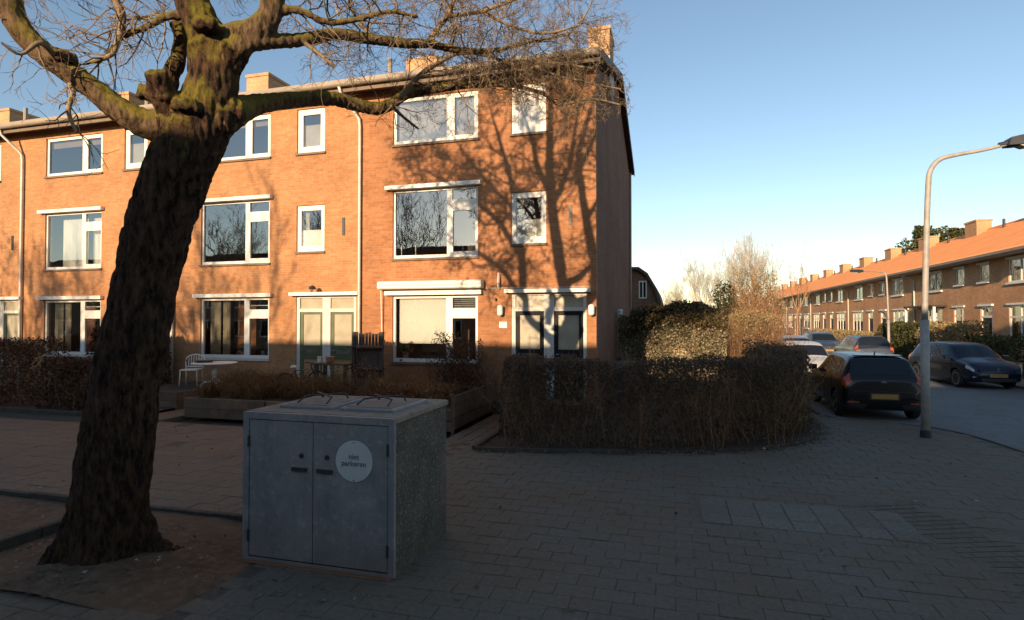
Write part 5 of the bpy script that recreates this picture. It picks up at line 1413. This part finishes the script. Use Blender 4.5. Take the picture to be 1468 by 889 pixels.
def car(name, label, loc, rz, paint, st, cat='car', detail=True):
    t = thing(name, label, cat, loc, rz, 'parked cars')
    A = np.array(st, float)
    def sec(sf):
        sf = min(max(sf, 0), len(A) - 1 - 1e-6)
        i = int(sf); f = sf - i
        p0, p1, p2, p3 = A[max(i - 1, 0)], A[i], A[i + 1], A[min(i + 2, len(A) - 1)]
        q = 0.5 * (2 * p1 + (p2 - p0) * f + (2 * p0 - 5 * p1 + 4 * p2 - p3) * f * f + (3 * p1 - p0 - 3 * p2 + p3) * f ** 3)
        lin = p1 + (p2 - p1) * f
        return 0.55 * q + 0.45 * lin
    def pt(sf, tf, side):
        y, zb, wd, zbelt, zt, wr = sec(sf)
        K = [(0, zb), (wd * .86, zb), (wd * .97, zb + .10), (wd, zb + .42 * (zbelt - zb)), (wd * .985, zb + .8 * (zbelt - zb)), (wd * .955, zbelt), (wr + .015, zt - .065), (wr * .82, zt - .014), (0, zt)]
        tf = min(max(tf, 0), len(K) - 1 - 1e-6)
        i = int(tf); f = tf - i
        p0, p1, p2, p3 = [np.array(K[j]) for j in (max(i - 1, 0), i, i + 1, min(i + 2, len(K) - 1))]
        if i in (0, 7):
            q = p1 + (p2 - p1) * f + (np.array([0, 0.012]) * math.sin(f * math.pi) if i == 7 else 0)
        else:
            q = 0.6 * (p1 + (p2 - p1) * f) + 0.4 * 0.5 * (2 * p1 + (p2 - p0) * f + (2 * p0 - 5 * p1 + 4 * p2 - p3) * f * f + (3 * p1 - p0 - 3 * p2 + p3) * f ** 3)
        return Vector((side * q[0], y, q[1]))
    NS, NT = 60, 22
    tl = list(np.linspace(0, 8, NT))
    bm = bmesh.new(); rings = []
    for a in range(NS + 1):
        sf = a * (len(A) - 1) / NS
        ring = [bm.verts.new(pt(sf, tf, 1)) for tf in tl] + [bm.verts.new(pt(sf, tf, -1)) for tf in tl[-2:0:-1]]
        rings.append(ring)
    nr = len(rings[0])
    for a in range(NS):
        for k in range(nr):
            k2 = (k + 1) % nr
            bm.faces.new((rings[a][k], rings[a + 1][k], rings[a + 1][k2], rings[a][k2]))
    bm.faces.new(rings[0]); bm.faces.new(list(reversed(rings[-1])))
    bmesh.ops.recalc_face_normals(bm, faces=bm.faces)
    me = bpy.data.meshes.new('body'); bm.to_mesh(me); bm.free()
    me.materials.append(paint)
    me.polygons.foreach_set('use_smooth', [True] * len(me.polygons))
    L0, L1 = A[0][0], A[-1][0]
    ya, yf = L0 + 0.70, L1 - 0.78
    WR = 0.305
    wmax = A[:, 2].max()
    tmp = bpy.data.objects.new('tmp_body', me); COL.objects.link(tmp)
    cuts = []
    for yy in (ya, yf):
        cm = MB().lathe([(WR + 0.055, -1.2), (WR + 0.055, -wmax + 0.24)], 0, yy, WR, 24, 'x').lathe([(WR + 0.055, wmax - 0.24), (WR + 0.055, 1.2)], 0, yy, WR, 24, 'x').mesh('cut', M['black'])
        co_ = bpy.data.objects.new('tmp_cut', cm); COL.objects.link(co_); cuts.append(co_)
        md = tmp.modifiers.new('b', 'BOOLEAN'); md.operation = 'DIFFERENCE'; md.object = co_; md.solver = 'EXACT'
    dg = bpy.context.evaluated_depsgraph_get()
    out = bpy.data.meshes.new_from_object(tmp.evaluated_get(dg))
    out.name = 'body'
    if not (200 < len(out.polygons)):
        out = me
    for o in cuts + [tmp]:
        bpy.data.objects.remove(o)
    body = link('body', out, t)
    def panel(s0, s1, t0, t1, off, side=1, ns=10, ntt=6, shear=0.0, both=False):
        mb = MB(); G = []
        e = 1e-3
        tv = list(np.linspace(t0, t1, ntt))
        for i in range(ns):
            row = []
            for j, tf in enumerate(tv if not both else tv + tv[-2::-1]):
                sd = side if not both else (1 if j < ntt else -1)
                fs = (tf - t0) / max(t1 - t0, 1e-6)
                a = s0 + shear * fs if shear > 0 else s0
                b = s1 + (shear * fs if shear < 0 else 0)
                sf = a + (b - a) * i / (ns - 1)
                p = pt(sf, tf, sd)
                du = pt(sf + e * 20, tf, sd) - pt(sf - e * 20, tf, sd)
                dv = pt(sf, tf + e * 20, sd) - pt(sf, tf - e * 20, sd)
                nn = du.cross(dv) * (sd)
                if nn.length < 1e-9:
                    nn = Vector((sd, 0, 0))
                nn.normalize()
                mid = Vector((0, p.y * 0.55, 0.7))
                if nn.dot(p - mid) < 0:
                    nn = -nn
                row.append((p, nn))
            G.append(row)
        m_ = len(G[0])
        P = [[tuple(p + nn * off) for p, nn in row] for row in G]
        Q = [[tuple(p - nn * 0.006) for p, nn in row] for row in G]
        for i in range(ns - 1):
            for j in range(m_ - 1):
                mb.quad(P[i][j], P[i + 1][j], P[i + 1][j + 1], P[i][j + 1])
        for i in range(ns - 1):
            mb.quad(P[i][0], Q[i][0], Q[i + 1][0], P[i + 1][0]); mb.quad(P[i][-1], P[i + 1][-1], Q[i + 1][-1], Q[i][-1])
        for j in range(m_ - 1):
            mb.quad(P[0][j], P[0][j + 1], Q[0][j + 1], Q[0][j]); mb.quad(P[-1][j], Q[-1][j], Q[-1][j + 1], P[-1][j + 1])
        return mb
    def sidx(y):
        return float(np.interp(y, A[:, 0], np.arange(len(A))))
    panel(7.12, 7.93, 6.25, 8, 0.004, both=True, ns=8).build('windscreen', M['carglass'], t, smooth=True)
    panel(2.08, 3.2, 6.15, 8, 0.004, both=True, ns=8).build('rear_window', M['carglass'], t, smooth=True)
    for sd in (1, -1):
        panel(sidx(-0.28), sidx(0.95), 5.12, 5.9, 0.004, sd, shear=-0.95).build('side_window', M['carglass'], t, smooth=True)
        panel(sidx(-1.12), sidx(-0.34), 5.12, 5.9, 0.004, sd).build('side_window', M['carglass'], t, smooth=True)
        panel(sidx(L0 + 0.52), sidx(-1.18), 5.2, 5.85, 0.004, sd, ns=5, shear=0.5).build('side_window', M['carglass'], t, smooth=True)
        if detail:
            dmat = paint
            d = panel(sidx(-0.28), sidx(0.93), 1.9, 5.0, 0.006, sd).build('door', dmat, t, smooth=True)
            hp = pt(sidx(-0.15), 4.3, sd)
            MB().box(hp.x - 0.02, hp.x + 0.02, hp.y - 0.08, hp.y + 0.08, hp.z, hp.z + 0.03).build('handle', M['trim'], d)
            d = panel(sidx(-0.98), sidx(-0.32), 1.9, 5.0, 0.006, sd).build('door', dmat, t, smooth=True)
            mp_ = pt(sidx(0.82), 5.1, sd)
            MB().prism([(mp_.y - 0.05, mp_.z + 0.02), (mp_.y + 0.08, mp_.z + 0.04), (mp_.y + 0.06, mp_.z + 0.15), (mp_.y - 0.05, mp_.z + 0.16)], 'x', mp_.x if sd > 0 else mp_.x - 0.19, mp_.x + 0.19 if sd > 0 else mp_.x).build('mirror', paint, t)
        panel(1.25, 2.35, 4.1, 6.0, 0.007, sd, ns=9, ntt=9).build('tail_light', M['taillight'], t, smooth=True)
        panel(10.15, 11.45, 4.05, 5.0, 0.006, sd, ns=7).build('headlight', M['headlight'], t, smooth=True)
        panel(11.3, 11.9, 2.2, 2.9, 0.006, sd, ns=4).build('fog_lamp', M['headlight'], t, smooth=True)
        for yy in (ya, yf):
            xx = sd * (wmax - 0.115)
            prof = [(0.18, -0.095), (0.27, -0.10), (0.298, -0.08), (WR, -0.05), (WR, 0.05), (0.298, 0.08), (0.27, 0.10), (0.20, 0.09)]
            wl = thing('wheel', '', '', (0, 0, 0)); del wl['label']; del wl['category']
            wl.parent = t
            MB().lathe([(a, b * sd) for a, b in prof], xx, yy, WR, 24, 'x').build('tyre', M['black'], wl, smooth=True)
            rm = MB().lathe([(0.03, 0.072 * sd), (0.055, 0.08 * sd), (0.06, 0.07 * sd)], xx, yy, WR, 16, 'x')
            rm.lathe([(0.205, 0.05 * sd), (0.205, 0.092 * sd), (0.185, 0.094 * sd), (0.18, 0.04 * sd)], xx, yy, WR, 24, 'x')
            for k in range(5):
                a = k * 2 * math.pi / 5 + 0.3
                c_, s_ = math.cos(a), math.sin(a)
                o_ = [(yy + c_ * 0.04 - s_ * 0.035, WR + s_ * 0.04 + c_ * 0.035), (yy + c_ * 0.19 - s_ * 0.022, WR + s_ * 0.19 + c_ * 0.022), (yy + c_ * 0.19 + s_ * 0.022, WR + s_ * 0.19 - c_ * 0.022), (yy + c_ * 0.04 + s_ * 0.035, WR + s_ * 0.04 - c_ * 0.035)]
                rm.prism(o_, 'x', min(xx + 0.055 * sd, xx + 0.08 * sd), max(xx + 0.055 * sd, xx + 0.08 * sd))
            rm.build('rim', M['rim'], wl)
    # lower bumpers, plates, grille, badge, aerial
    panel(0.35, 1.6, 0.6, 2.35, 0.006, both=False, ns=5, side=1).build('rear_bumper_trim', M['trim'], t, smooth=True)
    panel(0.35, 1.6, 0.6, 2.35, 0.006, both=False, ns=5, side=-1).build('rear_bumper_trim', M['trim'], t, smooth=True)
    MB().box(-0.62, 0.62, L0 - 0.006, L0 + 0.05, 0.655, 0.668).build('tailgate_gap', M['trim'], t)
    MB().box(-0.30, 0.30, L0 - 0.004, L0 + 0.06, 0.475, 0.635).build('plate_recess', M['trim'], t)
    for sd in (1, -1):
        MB().box(sd * 0.62 - 0.12, sd * 0.62 + 0.12, L0 - 0.002, L0 + 0.12, 0.40, 0.425).build('reflector', M['taillight'], t)
    MB().box(-0.26, 0.26, L0 - 0.012, L0 + 0.02, 0.50, 0.61).build('number_plate', M['plate'], t)
    MB().box(-0.26, 0.26, L1 - 0.02, L1 + 0.012, 0.40, 0.51).build('number_plate', M['plate'], t)
    MB().box(-0.55, 0.55, L1 - 0.14, L1 - 0.025, 0.60, 0.665).build('grille', M['trim'], t)
    MB().box(-0.5, 0.5, L1 - 0.1, L1 + 0.004, 0.27, 0.36).build('air_intake', M['trim'], t)
    for y, z, sgn_ in ((L0 + 0.035, 0.84, -1), (L1 - 0.02, 0.632, 1)):
        bd = MB().lathe([(0.05, 0), (0.062, 0.0), (0.062, 0.012 * sgn_), (0.05, 0.012 * sgn_)], 0, y, z, 20, 'y')
        yy = y + 0.009 * sgn_
        for q in ([(-0.03, 0.045), (0, 0.0), (0.03, 0.045)], [(-0.045, 0.02), (-0.022, -0.045), (0, 0.0), (0.022, -0.045), (0.045, 0.02)]):
            bd.tube([(a, yy, z + b) for a, b in q], 0.006, 5)
        bd.build('badge', M['chrome'], t)
    yb = A[4][0]
    MB().prism([(yb - 0.12, A[4][4] - 0.01), (yb + 0.05, A[4][4] + 0.025), (yb - 0.17, A[4][4] + 0.012)], 'x', -0.48, 0.48).build('roof_spoiler', paint, t)
    MB().tube([(0, yb + 0.12, A[4][4]), (0, yb + 0.05, A[4][4] + 0.10)], [0.02, 0.006], 6).build('aerial', M['trim'], t)
    return t
car('hatchback_car', 'black hatchback seen from behind, parked by the lamp post', (4.52, 16.6, -0.055), R(-1.0), M['carblack'], HATCH)
car('hatchback_car', 'dark blue hatchback facing us across the street', (9.82, 24.15, -0.055), R(187), M['carblue'], HATCH)
car('estate_car', 'dark estate car seen from behind beyond the blue hatchback', (9.15, 33.2, -0.055), R(-1), M['carnavy'], ESTATE)
car('white_car', 'white car facing us in front of the black hatchback', (4.5, 23.3, -0.055), R(180), M['carwhite'], HATCH)
car('grey_car', 'grey blue car facing us left of the dark estate car', (8.9, 40.5, -0.055), R(180), M['cargrey'], ESTATE)
car('silver_car', 'silver car half hidden behind the hedge end', (5.7, 31.5, -0.055), R(180), M['carsilver'], ESTATE)
car('edge_car', 'dark car cut by the right picture edge', (12.1, 20.6, -0.055), R(180 + 14), M['carblack'], HATCH)

# ------------------------------------------------------------------ the long row of houses with orange roofs on the right
def corr_roof(w, y0, z0, y1, z1, rows=11, cols=36):
    V = []; F = []
    per = w / cols; sub = 5
    nx = cols * sub + 1
    L_ = math.hypot(y1 - y0, z1 - z0); ny_, nz_ = -(z1 - z0) / L_, (y1 - y0) / L_
    prof = [0.022 * (0.5 + 0.5 * math.sin(2 * math.pi * k / sub)) for k in range(sub)]
    for r_ in range(rows):
        for e, lift in ((0, 0.03), (1, 0.0)):
            f = (r_ + e) / rows
            for i in range(nx):
                h_ = prof[i % sub] + lift
                V.append((i * per / sub, y0 + (y1 - y0) * f + ny_ * h_, z0 + (z1 - z0) * f + nz_ * h_))
    for r_ in range(rows):
        for i in range(nx - 1):
            a = (2 * r_) * nx + i
            F.append((a, a + 1, a + nx + 1, a + nx))
            if r_ < rows - 1:
                b = a + nx
                F.append((b, b + 1, b + nx + 1, b + nx))
    return np_mesh('roof', V, F, M['pantile'], False)
RW = 7.38
def row_house(name, label, variant, mirror):
    h = thing(name, label, 'row house', (0, 0, 0), 0, 'row of houses with orange roofs')
    def X(a, b):
        return (RW - b, RW - a) if mirror else (a, b)
    big = X(2.0, 3.9); sm = X(5.6, 6.6)
    gw = X(1.2, 3.9); dr = X(5.35, 6.5)
    holes = [(*big, 3.95, 5.03), (*sm, 4.14, 5.02), (*gw, 1.25, 2.9)]
    holes.append((*dr, 0.15, 2.9) if variant == 0 else (*dr, 1.45, 2.9))
    MB().holed(0, RW, -0.09, 5.42, holes, 0, 0.2, border=True).build('wall', M['brick2'], h)
    MB().box(0, RW, 7.8, 8.0, -0.09, 5.42).build('rear_wall', M['brick2'], h)
    rm = MB(); x0, x1, y0, y1 = 0.05, RW - 0.05, 0.21, 2.6
    for z0, z1 in ((0.1, 3.0), (3.2, 5.35)):
        rm.quad((x0, y1, z0), (x0, y1, z1), (x1, y1, z1), (x1, y1, z0)); rm.quad((x0, y0, z0), (x0, y1, z0), (x1, y1, z0), (x1, y0, z0)); rm.quad((x0, y0, z1), (x1, y0, z1), (x1, y1, z1), (x0, y1, z1))
        rm.quad((x0, y0, z0), (x0, y0, z1), (x0, y1, z1), (x0, y1, z0)); rm.quad((x1, y0, z0), (x1, y1, z0), (x1, y1, z1), (x1, y0, z1))
    rm.build('room', M['roomdark'], h)
    roof = link('roof', corr_roof(RW, -0.88, 5.30, 3.75, 7.78), h)
    MB().quad((0, 3.75, 7.76), (RW, 3.75, 7.76), (RW, 8.8, 5.2), (0, 8.8, 5.2)).build('rear_slope', M['pantile'], roof)
    MB().tube([(0, 3.75, 7.80), (RW, 3.75, 7.80)], 0.10, 8).build('ridge_tiles', M['pantile'], roof)
    MB().box(0, RW, -0.86, 0.0, 5.20, 5.23).build('soffit', M['dimwhite'], roof)
    MB().prism([(-0.98, 5.30), (-0.98, 5.20), (-0.94, 5.16), (-0.88, 5.16), (-0.861, 5.20), (-0.861, 5.30)], 'x', 0, RW).build('gutter', M['gutter'], roof)
    cx = 0 if not mirror else RW
    cc = (-0.75, 0.75)
    MB().box(cc[0], cc[1], 3.1, 3.9, 7.2, 8.36).box(cc[0] - 0.05, cc[1] + 0.05, 3.05, 3.95, 8.36, 8.47).build('chimney', M['chimney'], roof)
    v = X(3.4, 3.6)[0]
    MB().tube([(v, 3.3, 7.4), (v, 3.3, 8.05)], 0.07, 8).build('vent_pipe', M['trim'], roof)
    px = X(0.0, 0.0)[0]
    if not mirror:
        MB().tube([(px + 0.02, -0.92, 5.18), (px + 0.02, -0.5, 5.0), (px + 0.02, -0.07, 4.75), (px + 0.02, -0.06, 0)], 0.05, 8).build('downpipe', M['dimwhite'], h, smooth=True)
    def win(a, b, z0, z1, nm, lint=True, trans=None):
        panes = []
        k = nm; wd = (b - a - 0.07 * (k + 1)) / k
        for i in range(k):
            p0 = a + 0.07 + i * (wd + 0.07)
            if trans:
                panes.append((p0, p0 + wd, z0 + 0.07, trans - 0.035)); panes.append((p0, p0 + wd, trans + 0.035, z1 - 0.07))
            else:
                panes.append((p0, p0 + wd, z0 + 0.07, z1 - 0.07))
        f = MB().holed(a, b, z0, z1, panes, 0.03, 0.09).build('window', M['white'], h)
        g = MB()
        for p in panes:
            g.quad((p[0], 0.06, p[2]), (p[1], 0.06, p[2]), (p[1], 0.06, p[3]), (p[0], 0.06, p[3]))
        g.build('pane', M['glass'], f)
        MB().box(a - 0.08, b + 0.08, -0.10, 0.028, z0 - 0.09, z0 - 0.003).build('sill', M['white'], f)
        if lint:
            MB().box(a - 0.12, b + 0.12, -0.07, 0.028, z1 + 0.003, z1 + 0.09).build('lintel', M['white'], f)
        return f
    win(*big, 3.95, 5.03, 2)
    win(*sm, 4.14, 5.02, 1)
    f = win(*gw, 1.25, 2.9, 3, True, 2.35)
    pleats(gw[0] + 0.1, gw[0] + 0.6, 1.3, 2.85, 0.3, 0.03, 5).build('curtain', M['blind'], f)
    pleats(gw[1] - 0.6, gw[1] - 0.1, 1.3, 2.85, 0.3, 0.03, 5).build('curtain', M['blind'], f)
    if variant == 0:
        fr = MB().holed(*dr, 0.15, 2.9, [(dr[0] + 0.1, dr[1] - 0.1, 2.42, 2.8), (dr[0] + 0.1, dr[1] - 0.1, 0.15, 2.32)], 0.02, 0.10).build('door_frame', M['white'], h)
        MB().quad((dr[0] + .1, 0.07, 2.42), (dr[1] - .1, 0.07, 2.42), (dr[1] - .1, 0.07, 2.8), (dr[0] + .1, 0.07, 2.8)).build('pane', M['glass'], fr)
        MB().box(dr[0] - 0.12, dr[1] + 0.12, -0.10, 0.018, 2.903, 3.0).build('lintel', M['white'], fr)
        d = MB().holed(dr[0] + 0.105, dr[1] - 0.105, 0.16, 2.315, [(dr[0] + 0.25, dr[0] + 0.5, 1.0, 2.1), (dr[0] + 0.6, dr[1] - 0.25, 1.0, 2.1)], 0.06, 0.09).build('door', M['blackpaint'], h)
        MB().quad((dr[0] + .25, 0.075, 1.0), (dr[1] - .25, 0.075, 1.0), (dr[1] - .25, 0.075, 2.1), (dr[0] + .25, 0.075, 2.1)).build('pane', M['carglass'], d)
        MB().tube([(dr[0] + 0.16, 0.05, 1.1), (dr[0] + 0.16, 0.02, 1.1), (dr[0] + 0.16, 0.02, 1.25)], 0.012, 6).build('handle', M['chrome'], d)
    else:
        win(*dr, 1.45, 2.9, 1, True, 2.45)
        can = X(0.3, 4.5)
        MB().box(can[0], can[1], -0.75, -0.002, 2.98, 3.08).build('porch_roof', M['trim'], h)
        for a in can:
            MB().box(a - 0.05, a + 0.05, -0.7, -0.58, 0.0, 2.975).build('porch_post', M['white'], h)
    return h
tA = row_house('row_house', 'brick house behind the corner lamp post with flat porch roof', 1, False)
tB = row_house('row_house', 'rightmost brick row house, black door beside a large window', 0, True)
tC = row_house('row_house', 'x', 0, False)
def place(o, ytop):
    o.location = (15, ytop, 0); o.rotation_euler = (0, 0, -math.pi / 2)
place(tA, 43.0); place(tB, 43.0 - RW)
fars = ['first row house left of the porch house, slim lamp before it', 'row house straight above the dark estate car', 'row house above the grey blue car', 'row house behind the thin pale young tree', 'row house just left of the thin pale tree', 'row house showing above the hedge end', 'second row house from the far end but two', 'row house third from the far end', 'row house second from the far end', 'row house at the far end of the row beside the brown bush']
tB2 = copy_tree(tB); tB2['label'] = fars[0]; place(tB2, 43.0 + RW)
tC['label'] = fars[1]; place(tC, 43.0 + 2 * RW)
y = 43.0 + 3 * RW
for i, lab in enumerate(fars[2:]):
    o = copy_tree(tB2 if i % 2 == 0 else tC); o['label'] = lab; place(o, y); y += RW
# front garden walls of the row
for a, b, lab in ((26, 41.5, 'low brick garden wall behind the blue hatchback'), (44, 108, 'long low brick wall before the far row houses')):
    t = thing('garden_wall', lab, 'wall', (12.42, 0, 0))
    MB().box(0, 0.11, a, b, -0.09, 0.55).build('wall', M['brick2'], t)
    MB().box(-0.02, 0.13, a, b, 0.552, 0.60).build('coping', M['kerb'], t)
MB().quad((12.53, 15, 0.0), (15, 15, 0.0), (15, 120, 0.0), (12.53, 120, 0.0)).build('front_gardens', M['ground'], kind='structure')

# ------------------------------------------------------------------ across the road: blocks whose roofs throw the long shadow
def block(label, x0, x1, y, h, depth, storeys, seed):
    t = thing('flat_block', label, 'building', (0, 0, 0), 0, 'blocks across the road')
    holes = []
    for s_ in range(storeys):
        z = 0.9 + s_ * (h - 0.4) / storeys
        x = x0 + 1.2
        while x + 1.9 < x1:
            holes.append((x, x + 1.7, z, z + 1.35)); x += 3.05
    mb = MB(); mb.holed(x0, x1, -0.09, h, holes, y - 0.2, y, border=True)
    mb.build('wall', M['flats'], t)
    MB().box(x0, x1, y - depth, y - depth + 0.2, -0.09, h).build('rear_wall', M['flats'], t)
    for a in (x0, x1 - 0.2):
        MB().box(a, a + 0.2, y - depth + 0.202, y - 0.202, -0.09, h).build('end_wall', M['flats'], t)
    MB().box(x0 - 0.1, x1 + 0.1, y - depth - 0.1, y + 0.1, h + 0.002, h + 0.2).build('roof', M['rooftile'], t)
    for a, b, c, d in holes:
        f = MB().holed(a, b, c, d, [(a + .08, b - .7, c + .08, d - .08), (b - .6, b - .08, c + .08, d - .08)], y - 0.12, y - 0.06).build('window', M['white'], t)
        MB().quad((a, y - 0.1, c), (b, y - 0.1, c), (b, y - 0.1, d), (a, y - 0.1, d)).build('pane', M['carglass'], f)
    return t
block('brick block across the road, the low left part', -60, -4.1, -11, 7.25, 8, 3, 1)
block('brick block across the road, the slightly higher middle part', -4.0, 2.1, -11, 7.80, 8, 3, 2)
block('tall brick block across the road on the right', 2.2, 18, -11, 12.1, 9, 4, 3)

# ------------------------------------------------------------------ litter on the paving
lr = np.random.default_rng(40)
n = 420
x = lr.uniform(-3.4, 5.0, n); y = lr.uniform(3.6, 12, n)
c = np.stack([x, y, np.full(n, 0.012)], 1)
c = c[[in_walk(a, b) for a, b in zip(x, y)]]
c2 = np.stack([lr.uniform(-11, -3.9, 260), lr.uniform(3.5, 10, 260), np.full(260, 0.014)], 1)
c3 = np.array([[-2.9 + lr.normal() * 0.5, 4.2 - abs(lr.normal()) * 0.25, 0.012] for _ in range(40)])
hp = []
for a, b in zip(HB[:-1], HB[1:]):
    for k in range(150):
        f = lr.uniform(); hp.append([a[0] + (b[0] - a[0]) * f + lr.normal() * 0.12, a[1] + (b[1] - a[1]) * f - abs(lr.normal()) * 0.16 + 0.05, 0.022])
for k in range(260):
    a = lr.uniform(0, 6.28); q = 0.45 + abs(lr.normal()) * 0.5
    hp.append([-5.05 + math.cos(a) * q, 4.1 + math.sin(a) * q * 0.7, 0.03 + 0.09 * math.exp(-q * q / 0.64)])
c3 = np.concatenate([c3, np.array(hp)])
o = link('fallen_leaves', leaf_mesh('fallen_leaves', np.concatenate([c, c2, c3]), 0.04, M['litter'], 0.6, lr, flat=0.88, jitter=0.6), kind='stuff')
